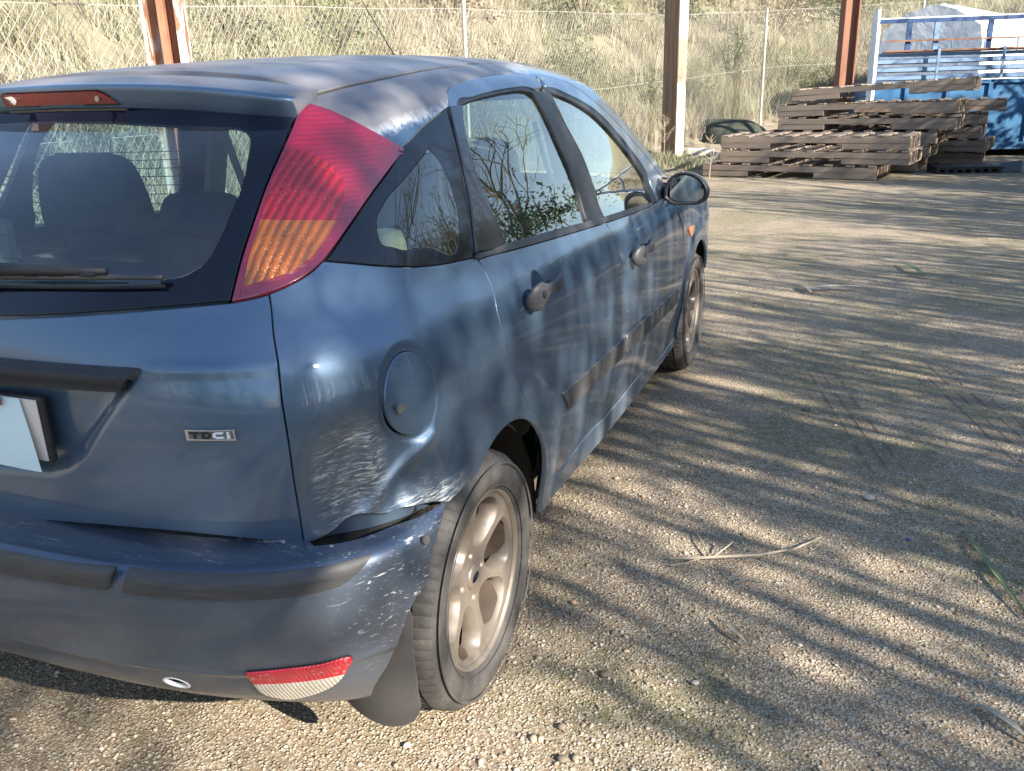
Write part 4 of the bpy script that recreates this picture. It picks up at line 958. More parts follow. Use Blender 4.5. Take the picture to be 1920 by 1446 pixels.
mb=MB(); mb.box((0,2.1,.235),(1.36,1.9,.03)); mb.box((0,.55,.32),(1.1,.5,.04)); mb.box((0,3.6,.26),(1.0,.6,.03)); mb.box((0,.33,.45),(1.15,.05,.2)); mb.build('underfloor',M['dark'],car)
mb=MB(); mb.tube([(-.30,.28,.33),(-.30,.9,.30)],.028,14); mb.tube([(-.66,.735,.305),(.66,.735,.305)],.035,10); mb.build('rear_axle',M['brake'],car)
# ---------------------------------------------------------------- interior
mb=MB(); mb.box((0,.62,.93),(1.22,.62,.02)); mb.build('parcel_shelf',M['seat'],car)
def seat(nm,x,y,w,h,z0,tilt,mat,head=True,hw=.24,hh=.20,hz=.0):
    """seat back as a rounded lofted cushion"""
    V=[];F=[];n=20
    prof=[(0,.9,.6),(.03,1,1),(.2,1,1.05),(.45,.97,1),(.7,.9,.9),(.86,.82,.8),(.95,.70,.6),(1,.5,.3)]
    for (v,ws,ts) in prof:
        for k in range(n):
            a=2*math.pi*k/n; ca,sa=math.cos(a),math.sin(a); e=lambda q:math.copysign(abs(q)**.5,q)
            V.append((x+e(ca)*w/2*ws,y+v*h*math.tan(tilt)*-1+e(sa)*.06*ts,z0+v*h))
    for i in range(len(prof)-1):
        for k in range(n): F.append((i*n+k,i*n+(k+1)%n,(i+1)*n+(k+1)%n,(i+1)*n+k))
    F.append(tuple(range(len(V)-n,len(V))))
    o=meshobj(nm,V,F,mat,car,smooth=True)
    if head:
        V=[];F=[]; zt=z0+h+.02+hz; yt=y-h*math.tan(tilt)
        prof=[(0,.75,.5),(.1,.95,.9),(.4,1,1.1),(.7,.95,1),(.9,.78,.7),(1,.45,.3)]
        for (v,ws,ts) in prof:
            for k in range(n):
                a=2*math.pi*k/n; ca,sa=math.cos(a),math.sin(a); e=lambda q:math.copysign(abs(q)**.6,q)
                V.append((x+e(ca)*hw/2*ws,yt+e(sa)*.05*ts,zt+v*hh))
        for i in range(len(prof)-1):
            for k in range(n): F.append((i*n+k,i*n+(k+1)%n,(i+1)*n+(k+1)%n,(i+1)*n+k))
        F.append(tuple(range(len(V)-n,len(V)))); F.append(tuple(range(n))[::-1])
        meshobj('headrest',V,F,mat,o,smooth=True)
        mb=MB(); mb.tube([(x-.05,yt,zt-.06),(x-.05,yt,zt+.04)],.006,6); mb.tube([(x+.05,yt,zt-.06),(x+.05,yt,zt+.04)],.006,6); mb.build('headrest_posts',M['dark'],o)
    return o
for x in(-.48,.48): seat('rear_seat',x*.68,1.18,.64 if x else .6,.64,.42,R(16),M['seat'],head=False); seat('rear_headrest',x,1.03,.36,.22,1.0,R(4),M['seat'],head=False)
seat('rear_headrest',-.10,1.02,.24,.11,1.01,R(2),M['seat'],head=False)
mb=MB(); mb.box((0,1.35,.40),(1.24,.5,.18)); mb.build('rear_bench',M['seat'],car,bevel=.04)
for x in(-.36,.36):
    seat('front_seat',x,2.02,.50,.60,.40,R(18),M['seat_pale'],hw=.27,hh=.19); 
mb=MB(); mb.box((.36,2.25,.36),(.5,.5,.16)); mb.box((-.36,2.25,.36),(.5,.5,.16)); mb.build('seat_cushions',M['seat'],car,bevel=.04)
mb=MB(); mb.box((0,2.83,.86),(1.36,.38,.14),Matrix.Rotation(R(8),3,'X')); mb.box((0,2.72,.72),(1.3,.16,.2)); mb.build('dashboard',M['interior'],car,bevel=.03)
mb=MB(); n=32; c0=Vector((-.36,2.52,.86)); ax=Matrix.Rotation(R(-62),3,'X'); pts=[c0+ax@Vector((.185*math.cos(2*math.pi*k/n),.185*math.sin(2*math.pi*k/n),0)) for k in range(n+1)]
mb.tube(pts,.014,8,False); mb.tube([c0+ax@Vector((-.18,0,0)),c0+ax@Vector((.18,0,0))],.016,6); mb.tube([c0,c0+Vector((0,.2,-.1))],.03,8); mb.build('steering_wheel',M['interior'],car,smooth=True)
V=[];F=[];n=20
mb=MB(); mb.box((.0,2.22,1.315),(.25,.025,.07)); mb.tube([(0,2.22,1.33),(0,2.25,1.40)],.01,8); mb.build('interior_mirror',M['interior'],car,bevel=.012)
mb=MB(); mb.box((0,1.42,1.335),(1.0,1.15,.02)); mb.build('headliner',M['beige'],car,bevel=.008)
for sx in(1,-1):
    mb=MB(); pts=[(sx*.60,1.74,1.30),(sx*.615,1.78,1.18),(sx*.655,1.82,1.05),(sx*.69,1.86,.93),(sx*.70,1.9,.6)]
    mb.box((sx*.655,1.76,1.14),(.03,.09,.50),Matrix.Rotation(R(-14)*sx,3,'Y')); mb.box((sx*.69,1.8,.75),(.03,.10,.4)); mb.build('pillar_trim',M['beige'],car,bevel=.008)
    V=[];F=[]
    bp=[Vector((sx*.585,1.73,1.26)),Vector((sx*.60,1.80,1.12)),Vector((sx*.63,1.88,1.0)),Vector((sx*.66,1.94,.90))]
    for i,p in enumerate(bp): V+= [tuple(p+Vector((0,-.022,0))),tuple(p+Vector((0,.022,0)))]
    for i in range(3): F.append((2*i,2*i+1,2*i+3,2*i+2))
    meshobj('seat_belt',V,F,M['belt'],car)
    # rear pillar trim behind the quarter window, pale and rounded
    mb=MB(); mb.box((sx*.585,.62,1.0),(.12,.36,.16),Matrix.Rotation(R(-8)*sx,3,'Y')); mb.build('rear_pillar_trim',M['beige'],car,bevel=.035)
    mb=MB(); mb.box((sx*.66,1.35,.82),(.04,.9,.24)); mb.box((sx*.68,2.25,.80),(.04,.9,.24)); mb.build('door_card',M['interior'],car,bevel=.01)
# ---------------------------------------------------------------- wheels
def wheel(yc,rot,sx=1,detail=True):
    w=bpy.data.objects.new('wheel',None); link(w,car); w.location=(-.012,yc,ZW); w.empty_display_size=.1
    ro=.306; x1=.838; 
    prof=[(.655,.198),(.645,.225),(.640,.260),(.648,.282),(.668,.294),(.690,.2998),(.702,.3005),(.7025,.2945),(.7085,.2945),(.709,.3008),(.725,.3015),(.743,.302),(.7435,.2945),(.7515,.2945),(.752,.302),(.770,.3015),(.784,.3008),(.7845,.2945),(.7915,.2945),(.792,.3003),(.812,.296),(.828,.283),(.838,.260),(.838,.235),(.829,.212),(.821,.203),(.812,.199)]
    V=[];F=[];n=288; 
    for i,(x,r) in enumerate(prof):
        for k in range(n):
            a=2*math.pi*k/n; rr=r-.045*max(0,r-.205); xx=x
            if .295<=r: # tread blocks
                g=(k%4)
                if k%4==2 and .709<=x<=.7845 and r>.3: rr-=.005
                if (g==0 and r>.2955 and (x<.702 or x>.792)): rr-=.0042
                if r>.304 and i in(6,): rr-=.0
            if .20<r<.235 and x>.8 : rr+=0
            V.append((xx,rr*math.cos(a),rr*math.sin(a)))
    for i in range(len(prof)-1):
        for k in range(n): F.append((i*n+k,(i+1)*n+k,(i+1)*n+(k+1)%n,i*n+(k+1)%n)[::-1])
    ty=meshobj('tyre',V,F,M['tyre'],w,smooth=True); autosmooth(ty,28)
    # sidewall rings
    mb=MB(); mb.lathe([(.8405,.272),(.8425,.270),(.8425,.267),(.8400,.265)],(0,0,0),'x',96); mb.lathe([(.834,.219),(.8355,.217),(.8335,.2145)],(0,0,0),'x',96); mb.build('sidewall_ring',M['tyre'],ty,smooth=True,fix=False)
    # rim
    def dish(y,z):
        r=np.hypot(y,z); return np.interp(r,[0,.03,.06,.09,.13,.165,.185,.198],[.794,.794,.792,.794,.800,.806,.811,.815])
    def FD(u,v): 
        r=np.hypot(u,v); a=np.arctan2(v,u)+rot; y=r*np.cos(a); z=r*np.sin(a)
        sp=np.cos(3*(np.arctan2(v,u)-R(5)-R(30)))**2
        return np.stack([dish(y,z)+.004*sp*sstep(.05,.1,r)*(1-sstep(.15,.185,r)),y,z],-1)
    outer=disc((0,0),.197,90)
    holes=[]
    for k in range(6):
        a=R(5)+k*R(60); h=[]
        big=.0
        for (rr,da) in [(.068,0),(.074,14),(.092,22),(.122,25),(.152,25),(.174,21.5),(.183,12),(.185,0),(.183,-12),(.174,-21.5),(.152,-25),(.122,-25),(.092,-22),(.074,-14)]:
            h.append((rr*math.cos(a+R(da)),rr*math.sin(a+R(da))))
        holes.append(smoothline(h+[h[0]],.008)[:-1])
    lugs=[disc((.0545*math.cos(R(45)*0+R(90)*k+R(2)),.0545*math.sin(R(90)*k+R(2))),.0105,14) for k in range(4)]
    exr=np.concatenate([disc((0,0),r,int(r*700)) for r in(.19,.183,.07,.06,.05,.04,.032)])
    rim=panel('rim',FD,outer,M['alloy'],w,grid=.012,gap=.0012,rim=.05,bev=.0032,holes=[h for h in holes]+lugs,step=.009,extra=exr)
    mb=MB(); mb.lathe([(.815,.196),(.820,.1985),(.824,.203),(.824,.207),(.818,.2085)],(0,0,0),'x',96); mb.build('rim_lip',M['alloy'],rim,smooth=True); mb=MB(); mb.lathe([(.806,.193),(.795,.189),(.72,.183),(.66,.186),(.655,.200)],(0,0,0),'x',72); mb.build('rim_barrel',M['barrel'],rim,smooth=True)
    cap=[(.794,.031),(.7975,.030),(.7995,.026),(.8002,.018),(.8003,.0)]
    mb=MB(); mb.lathe(cap,(0,0,0),'x',40); cp=mb.build('centre_cap',M['alloy'],w,smooth=True)
    mb=MB(); pl=[(.017*math.cos(2*math.pi*k/28),.0095*math.sin(2*math.pi*k/28)) for k in range(28)]; ca,sa=math.cos(R(12)),math.sin(R(12))
    mb.prism(pl,.7998,.8015,lambda u,v,d:(d,u*ca-v*sa,u*sa+v*ca)); mb.build('oval_emblem',M['frit'],cp)
    for k in range(4):
        a=R(90)*k+R(2)+rot; y,z=.0545*math.cos(a),.0545*math.sin(a); mb=MB(); mb.tube([(.76,y,z),(.782,y,z)],.0085,6); mb.build('wheel_nut',M['screw'],rim)
    mb=MB(); mb.lathe([(.70,.0),(.70,.115),(.72,.118),(.735,.116),(.738,.06),(.755,.05),(.77,.03),(.77,0)],(0,0,0),'x',40); mb.box((.72,.10,.07),(.06,.05,.09)); mb.build('brake_drum',M['brake'],w,smooth=False)
    mb=MB(); mb.lathe([(.66,.02),(.66,.185),(.665,.187)],(0,0,0),'x',40); mb.build('backplate',M['dark'],w,fix=False)
    return w
w1=wheel(YW1,R(0)); w2=wheel(YW2,R(22))
for w in(w1,w2):
    c=w.copy(); link(c,car); c.scale.x=-1; c.location.x=.012
    for ch in w.children:
        d=ch.copy(); link(d,c)
        for g in ch.children: e=g.copy(); link(e,d)
# mud flap
mf=[(.812,.475),(.824,.455),(.829,.37),(.829,.26),(.826,.215),(.800,.178),(.755,.160),(.70,.165),(.655,.187),(.625,.225),(.615,.27),(.625,.33),(.66,.42),(.72,.475)]
mfs=smoothline(mf+[mf[0]],.012)[:-1]
def FM(u,v): return np.stack([u+0*v,.385+.05*(.475-v)-.035*np.sin((u-.60)*11)-.02*np.sin((v-.16)*9),v+0*u],-1)
fl_=panel('mud_flap',FM,mfs,M['flap'],car,gap=.0005,bev=.0015,rim=.006,grid=.02,step=.012)
c=fl_.copy(); link(c,car); c.scale.x=-1
# door mirrors
def mirror_prof(par=None):
    out=[(.805,.930),(.812,.985),(.835,1.018),(.87,1.034),(.905,1.033),(.945,1.017),(.972,.990),(.984,.958),(.978,.930),(.955,.914),(.90,.908),(.84,.909)]
    o2=smoothline(out+[out[0]],.012)[:-1]; cx=np.array([.895,.972]); V=[];F=[]; n=len(o2)
    rings=[(.006,.80),(-.002,.85),(-.006,.92),(.0,.985),(.012,1.0),(.05,.97),(.085,.86),(.11,.66),(.125,.38),(.13,.0)]
    for dy,sc in rings:
        for p in o2: q_=cx+(p-cx)*sc; V.append((q_[0],2.60+dy+(.02 if dy>0 else 0)*(q_[0]-.895)*2,q_[1]))
    for i in range(len(rings)-1):
        for k in range(n): F.append((i*n+k,i*n+(k+1)%n,(i+1)*n+(k+1)%n,(i+1)*n+k))
    m=MB(); m.add(V,F); h=m.build('door_mirror',M['paint'],car,smooth=True,fix=True)
    h.data.materials.clear(); h.data.materials.append(M['black_plastic']); h.data.materials.append(M['paint'])
    for p in h.data.polygons: p.material_index=0 if p.index<4*n else 1
    gl=[cx+(p-cx)*.80 for p in o2]; gl=[(max(p[0],.832),p[1]) for p in gl]
    m=MB(); m.prism(gl,0,1,lambda u,v,k:(u,2.604+.006*k-.035*(u-.895)-.10*(v-.972),v)); m.build('mirror_glass',M['mirror'],h)
    m=MB(); pl=[(.742,2.50,.928),(.742,2.50,.955),(.735,2.60,1.03),(.735,2.72,1.0),(.76,2.76,.935)]
    m.add([(.775,2.50,.93),(.768,2.56,.99),(.755,2.66,1.02),(.765,2.72,.995),(.79,2.75,.93),(.80,2.50,.925),(.80,2.56,.965),(.79,2.66,.985),(.795,2.72,.965),(.805,2.75,.925)],[(0,1,2,3,4),(5,6,7,8,9)[::-1],(0,5,6,1),(1,6,7,2),(2,7,8,3),(3,8,9,4),(4,9,5,0)])
    m.box((.80,2.68,.952),(.06,.05,.045)); m.build('mirror_base',M['black_plastic'],h,bevel=.004)
    return h
mr=mirror_prof(); mirrored(mr)
# planting on the sunny side and behind the camera: (x, y, scale, variant)
_rr=random.Random(11)
REEDS=[(6.6+_rr.random()*2.3,i*.41-8.2+_rr.uniform(-.2,.2),(.76 if 12<=i<=16 else 1.04 if i<26 else .80)*(.86+.28*_rr.random()),i%3) for i in range(56)]
REEDS+=[(8.9+_rr.random()*1.3,2.0+i*.52+_rr.uniform(-.2,.2),.92*(.86+.28*_rr.random()),i%3) for i in range(26)]
HIGH=[(7.9,-2.6,1.0,.1)]  # added tree out of view, its crown placed to shade the tailgate
TREES=[(10.5,-8.5,1.0,0),(10.0,1.0,.9,1),(7.4,8.2,.95,0),(6.2,12.2,1.0,1),(9.6,16.5,1.05,0),(12.5,24.0,1.1,1),(-3.0,-11.5,1.0,1),(3.5,-12.5,1.1,0)]
BUSHES=[(9.2,4.6,.75),(9.0,8.4,.8),(7.4,10.6,1.2),(6.4,14.2,1.3),(8.1,15.8,1.5),(8.6,18.2,1.6),(9.6,22.6,1.6),(8.9,27.0,1.5),(12.2,27.5,1.6),(14.0,24.0,1.6),(-6.5,-12.0,1.4),(-1.0,-12.8,1.5),(2.2,-11.0,1.2),(5.6,-12.5,1.5),(9.0,-10.5,1.3),(-11.0,-10.5,1.5)]
# ---------------------------------------------------------------- terrain
FL=np.array([(-5.2,-30),(-4.6,-3),(-4.35,1),(-4.11,3.63),(-3.86,5.0),(-3.32,9.87),(-2.08,16.53),(-.72,20.4),(2.6,24.2),(12,27.5),(60,38)])
def fence_sd(x,y):
    """signed distance to the fence line, positive on the hill side"""
    p=np.stack([x,y],-1)[...,None,:]; a=FL[:-1]; b=FL[1:]; d=b-a; L=(d*d).sum(-1)
    t=np.clip(((p-a)*d).sum(-1)/L,0,1); q_=a+t[...,None]*d; r=p-q_; dist=np.hypot(r[...,0],r[...,1]); i=dist.argmin(-1)
    cr=np.take_along_axis(d[:,0]*r[...,1]-d[:,1]*r[...,0],i[...,None],-1)[...,0]
    return np.take_along_axis(dist,i[...,None],-1)[...,0]*np.sign(cr)
def hill_noise(x,y):
    return .55*np.sin(x*.42+1.3*np.sin(y*.23))*np.cos(y*.37+.6)+.28*np.sin(x*1.1+y*.8+2)+.16*np.sin(x*2.3-y*1.9)+.08*np.sin(x*4.1+y*3.3)
def terr(x,y):
    x=np.asarray(x,float); y=np.asarray(y,float); d=fence_sd(x,y)
    base=np.interp(y,[0,8,14,17,21],[.0,.03,.08,.20,.42])
    bank=base*sstep(-2.2,0,d)
    h=np.where(d>0,np.interp(d,[0,.6,3,8,16,30,60],[0,.25,1.7,4.6,8.0,11.5,15]),0)
    h=(h+hill_noise(x,y)*sstep(.3,4,d)*.8)*(1-sstep(8,14,x))
    m=.55*np.exp(-(((x+1.1)/1.1)**2+((y-18.3)/.9)**2))     # soil heap in front of the fence
    lump=.02*np.sin(x*.9+.5)*np.sin(y*.7)*sstep(4,9,np.hypot(x-1,y-2))
    return bank+h+m*0+lump*(d<0)
def grid_mesh(name,xs,ys,mat,off=0,kind='structure',keep=None):
    X,Y=np.meshgrid(xs,ys,indexing='ij'); Z=terr(X,Y)+off; V=np.stack([X,Y,Z],-1).reshape(-1,3); n=len(ys)
    i,j=np.meshgrid(np.arange(len(xs)-1),np.arange(n-1),indexing='ij'); a=(i*n+j).ravel(); F=np.stack([a,a+n,a+n+1,a+1],-1)
    if keep is not None: c=V[F].mean(1); F=F[keep(c)]
    o=fastmesh(name,V,F,mat,smooth=True); o['kind']=kind; return o
def groundmat():
    t=NT('gravel_yard'); v=t.coord(); 
    big=t.noise(v,.55,5,.6); mid=t.noise(v,3.0,6,.65); fin=t.noise(v,26,5,.7)
    soil=t.mix(mid,(.19,.135,.085),(.31,.232,.150)); soil=t.mix(t.math('MULTIPLY',fin,.5),soil,(.12,.095,.07))
    stv=t.n('ShaderNodeTexVoronoi'); stv.inputs['Scale'].default_value=120; stv.inputs['Randomness'].default_value=1; t.l(v,stv.inputs['Vector'])
    sc=t.n('ShaderNodeSeparateColor'); t.l(stv.outputs['Color'],sc.inputs[0])
    stone=t.ramp(sc.outputs[0],[(0,(.17,.13,.09)),(.4,(.32,.255,.18)),(.75,(.44,.36,.26)),(1,(.57,.49,.38))])
    isst=t.math('MULTIPLY',t.ramp(stv.outputs['Distance'],[(.42,1),(.55,0)]),t.ramp(t.math('ADD',sc.outputs[1],t.math('MULTIPLY',t.math('SUBTRACT',mid,.5),1.6)),[(.28,0),(.36,1)]))
    c=t.mix(isst,soil,stone)
    sv2=t.n('ShaderNodeTexVoronoi'); sv2.inputs['Scale'].default_value=200; t.l(v,sv2.inputs['Vector'])
    s2=t.n('ShaderNodeSeparateColor'); t.l(sv2.outputs['Color'],s2.inputs[0])
    c=t.mix(t.math('MULTIPLY',t.ramp(s2.outputs[0],[(.62,0),(.7,1)]),.6),c,(.46,.42,.34))
    moss=t.math('MULTIPLY',t.ramp(t.noise(v,.9,5,.7,.3),[(.46,0),(.58,1)]),t.ramp(fin,[(.40,.2),(.6,1)]))
    c=t.mix(t.math('MULTIPLY',moss,.62),c,(.105,.115,.045))
    h=t.math('ADD',t.math('MULTIPLY',t.math('SUBTRACT',1.0,stv.outputs['Distance']),isst),t.math('MULTIPLY',fin,.5)); h=t.math('ADD',h,t.math('MULTIPLY',s2.outputs[0],.25))
    # tyre tracks pressed into the dirt
    tr=t.coord(scale=(1,1,1),rot=(0,0,R(-14)))
    g=t.sepz(tr); gg=t.sepz(v)
    # band across x' with chevrons along y'
    def track(x0,w,y0,y1):
        m=t.math('MULTIPLY',t.ramp(t.math('ABSOLUTE',t.math('SUBTRACT',g[0],x0)),[(w*.8,1),(w,0)]),t.math('MULTIPLY',t.ramp(t.math('MULTIPLY',g[1],.1),[(y0*.1-.02,0),(y0*.1,1)]),t.ramp(t.math('MULTIPLY',g[1],.1),[(y1*.1,1),(y1*.1+.03,0)])))
        return m
    rib=t.ramp(t.math('SINE',t.math('MULTIPLY',g[0],105)),[(.62,0),(.9,1)])
    m=t.math('MAXIMUM',track(2.23,.10,1.95,2.85),track(2.78,.12,1.6,3.0)); m=t.math('MULTIPLY',m,t.ramp(t.noise(v,7,4),[(.42,0),(.55,1)]))
    c=t.mix(t.math('MULTIPLY',m,.55),c,(.21,.165,.125)); tk=t.math('MULTIPLY',rib,m); c=t.mix(t.math('MULTIPLY',tk,.4),c,(.10,.078,.06))
    h=t.math('SUBTRACT',h,t.math('MULTIPLY',tk,1.6))
    t.pbsdf(c,.92,0,t.bump(h,.85,.009),Specular_IOR_Level=.25); return t.m
M['ground']=groundmat()
def hillmat():
    t=NT('dry_hillside'); v=t.coord(); n=t.noise(v,.8,6,.7); f=t.noise(v,14,5,.75)
    c=t.mix(t.ramp(n,[(.35,0),(.65,1)]),(.21,.18,.12),(.13,.13,.075)); c=t.mix(t.math('MULTIPLY',f,.6),c,(.30,.26,.18)); t.pbsdf(c,1,0,t.bump(f,.8,.06)); return t.m
M['hill']=hillmat()
gx=np.concatenate([np.arange(-60,-8,2.5),np.arange(-8,8,.4),np.arange(8,62,2.5)]); gy=np.concatenate([np.arange(-30,-3,2.5),np.arange(-3,26,.4),np.arange(26,110,3)])
grid_mesh('ground',gx,gy,M['ground'],keep=lambda c: fence_sd(c[:,0],c[:,1])<.9)
hx=np.concatenate([np.arange(-60,-16,2.0),np.arange(-16,14,.45),np.arange(14,62,2.5)]); hy=np.concatenate([np.arange(-30,-4,2.5),np.arange(-4,34,.45),np.arange(34,110,2.5)])
hl_=grid_mesh('hillside',hx,hy,M['hill'],off=-.004,keep=lambda c: fence_sd(c[:,0],c[:,1])>-.1)
# ---------------------------------------------------------------- gravel pebbles
def pebmat():
    t=NT('pebble'); a=t.n('ShaderNodeAttribute',attribute_name='rnd'); v=t.coord(); f=t.noise(v,90,3)
    c=t.ramp(a.outputs['Fac'],[(0,(.14,.11,.08)),(.3,(.27,.21,.145)),(.6,(.38,.31,.22)),(.88,(.47,.395,.29)),(.98,(.58,.51,.40)),(1,(.34,.17,.12))])
    c=t.mix(t.math('MULTIPLY',f,.4),c,(.22,.18,.14)); t.pbsdf(c,.85,0); return t.m
M['pebble']=pebmat()
def ico():
    p=(1+5**.5)/2; V=np.array([(-1,p,0),(1,p,0),(-1,-p,0),(1,-p,0),(0,-1,p),(0,1,p),(0,-1,-p),(0,1,-p),(p,0,-1),(p,0,1),(-p,0,-1),(-p,0,1)],float); V/=np.linalg.norm(V[0])
    F=np.array([(0,11,5),(0,5,1),(0,1,7),(0,7,10),(0,10,11),(1,5,9),(5,11,4),(11,10,2),(10,7,6),(7,1,8),(3,9,4),(3,4,2),(3,2,6),(3,6,8),(3,8,9),(4,9,5),(2,4,11),(6,2,10),(8,6,7),(9,8,1)]); return V,F
def pebbles(n):
    V0,F0=ico(); r=RNG
    # thicker near the camera side of the yard, thinning with distance
    y=np.where(r.random(n)<.62,-.35+r.random(n)*2.6,-.35+6.5*r.random(n)**1.3); x=-1.3+r.random(n)*4.9
    cl=.5+.5*np.sin(x*3.1+1.7*np.sin(y*2.3))*np.cos(y*2.7+x); ok=r.random(n)<(.35+.65*cl); ok&=~((np.abs(x)<.6)&(y>.9)); x,y=x[ok],y[ok]; n=len(x)
    s=.0022+.0040*r.random(n)**2.2+(r.random(n)<.008)*.005; 
    a=r.random(n)*6.283; ca,sa=np.cos(a),np.sin(a); sx=s*(.8+.7*r.random(n)); sy=s*(.7+.4*r.random(n)); sz=s*(.35+.4*r.random(n))
    V=V0[None]*(1+.28*(r.random((n,12,1))-.5)); lx=V[...,0]*sx[:,None]; ly=V[...,1]*sy[:,None]; lz=V[...,2]*sz[:,None]
    tl=(r.random(n)-.5)*.7; lz2=lz+lx*tl[:,None]
    X=x[:,None]+lx*ca[:,None]-ly*sa[:,None]; Y=y[:,None]+lx*sa[:,None]+ly*ca[:,None]; Z=terr(x,y)[:,None]+lz2+sz[:,None]*.45
    F=(F0[None]+np.arange(n)[:,None,None]*12).reshape(-1,3)
    o=fastmesh('gravel',np.stack([X,Y,Z],-1).reshape(-1,3),F,M['pebble'],attr={'rnd':np.repeat(r.random(n),12)})
    tag(o,'loose pale pebbles scattered over the yard beside the car','gravel',kind='stuff')
pebbles(46000)
# ---------------------------------------------------------------- grass on the hill
def grassmat(name,stops,trans=.25):
    t=NT(name); a=t.n('ShaderNodeAttribute',attribute_name='rnd'); b=t.n('ShaderNodeAttribute',attribute_name='tone')
    c=t.ramp(a.outputs['Fac'],stops); c=t.mix(t.math('MULTIPLY',b.outputs['Fac'],.5),c,(.18,.205,.085))
    d=t.n('ShaderNodeBsdfDiffuse'); t.l(c,d.inputs[0]); tr=t.n('ShaderNodeBsdfTranslucent'); t.l(c,tr.inputs[0])
    m=t.n('ShaderNodeMixShader'); m.inputs[0].default_value=trans; t.l(d.outputs[0],m.inputs[1]); t.l(tr.outputs[0],m.inputs[2]); t.l(m.outputs[0],t.out.inputs[0]); return t.m
M['grass']=grassmat('dry_grass',[(0,(.22,.19,.13)),(.35,(.37,.325,.24)),(.7,(.50,.45,.35)),(1,(.62,.57,.46))])
def hill_tufts(n,dmax):
    r=RNG; k=int(n*3.2); x=-13+r.random(k)*24; y=-1+r.random(k)*33; d=fence_sd(x,y); ok=(d>.15)&(d<dmax); x,y,d=x[ok],y[ok],d[ok]
    w=1/(1+(d/5)**1.2); ok=r.random(len(x))<w; x,y=x[ok][:n],y[ok][:n]; return x,y
def blades(name,x,y,per,L0,L1,wd,mat,label,lean=.55,z0=0,tonefn=None):
    r=RNG; n=len(x)*per; X=np.repeat(x,per)+r.normal(0,.09,n); Y=np.repeat(y,per)+r.normal(0,.09,n); Z=terr(X,Y)-.03+z0
    L=np.repeat(L0+(L1-L0)*r.random(len(x)),per)*(.6+.5*r.random(n)); az=r.random(n)*6.283; ln=lean*(.3+r.random(n))
    dz=np.repeat(r.random(len(x))*6.283,per); gx_=.25*np.cos(dz)+.12; gy_=.25*np.sin(dz)-.1
    dx,dy=np.cos(az)*ln+gx_,np.sin(az)*ln+gy_; w=wd*(.6+.8*r.random(n)); px,py=-np.sin(az)*w/2,np.cos(az)*w/2
    T=[0,.4,.75,1.0]; WW=[1,.85,.5,.08]; V=np.zeros((n,8,3))
    for i,(t,ww) in enumerate(zip(T,WW)):
        cx=X+dx*L*t*t; cy=Y+dy*L*t*t; cz=Z+L*(t-.42*ln*t**2.4)
        V[:,2*i]=np.stack([cx-px*ww,cy-py*ww,cz],-1); V[:,2*i+1]=np.stack([cx+px*ww,cy+py*ww,cz],-1)
    F0=np.array([(0,1,3,2),(2,3,5,4),(4,5,7,6)]); F=(F0[None]+np.arange(n)[:,None,None]*8).reshape(-1,4)
    tn=np.repeat(np.clip((tonefn or (lambda a,b:.5+.5*np.sin(a*.9+1.2*np.sin(b*.6))*np.cos(b*.8+.4*a)))(x,y)*1.5-.35+r.normal(0,.15,len(x)),0,1),per)
    o=fastmesh(name,V.reshape(-1,3),F,mat,attr={'rnd':np.repeat(r.random(n)*.75+np.repeat(r.random(len(x)),per)*.25,8),'tone':np.repeat(tn,8)})
    tag(o,label,'grass',kind='stuff'); return o
x,y=hill_tufts(5600,15); blades('dry_grass',x,y,24,.35,.85,.011,M['grass'],'straw coloured dry grass covering the bank behind the fence')
# ---------------------------------------------------------------- shrubs
def leafmat(name,stops,trans=.3):
    return grassmat(name,stops,trans)
M['leaf_grey']=leafmat('grey_green_leaf',[(0,(.085,.095,.060)),(.5,(.18,.19,.125)),(.85,(.28,.285,.20)),(1,(.38,.36,.27))])
M['leaf_dark']=leafmat('dark_leaf',[(0,(.030,.045,.018)),(.5,(.06,.085,.03)),(1,(.13,.15,.06))])
M['leaf_twig']=leafmat('dry_leaf',[(0,(.22,.17,.12)),(.5,(.36,.29,.22)),(1,(.52,.45,.36))])
M['bark']=simple('bark',(.14,.115,.09),.9,0,.3,12,bump=.5,bscale=40)
M['cane']=simple('dry_cane',(.34,.30,.17),.6,0,.25,4)
def leafcloud(name,n,fr,size,mat,parent=None,tone=.3,asp=.35,clumps=26):
    """n leaf quads spread through clumps inside an uneven volume; fr(u)->scale"""
    r=RNG; c=r.normal(0,1,(clumps,3)); c/=np.linalg.norm(c,axis=1,keepdims=True); c*= (r.random((clumps,1))**.45); c[:,2]=np.abs(c[:,2])*1.0; c*=fr
    i=r.integers(0,clumps,n); p=c[i]+r.normal(0,1,(n,3))*np.array(fr)*.17; p[:,2]=np.maximum(p[:,2],.01)
    d=r.normal(0,1,(n,3)); d/=np.linalg.norm(d,axis=1,keepdims=True); e=np.cross(d,r.normal(0,1,(n,3))); e/=np.linalg.norm(e,axis=1,keepdims=True)
    s=size*(.6+.8*r.random((n,1))); V=np.stack([p-d*s*.5,p+e*s*asp*.5,p+d*s*.5,p-e*s*asp*.5],1).reshape(-1,3)
    F=np.arange(n*4).reshape(-1,4); cr=r.random(clumps)
    return fastmesh(name,V,F,mat,parent,attr={'rnd':np.repeat(np.clip(r.random(n)*.6+cr[i]*.4,0,1),4),'tone':np.full(n*4,tone)})
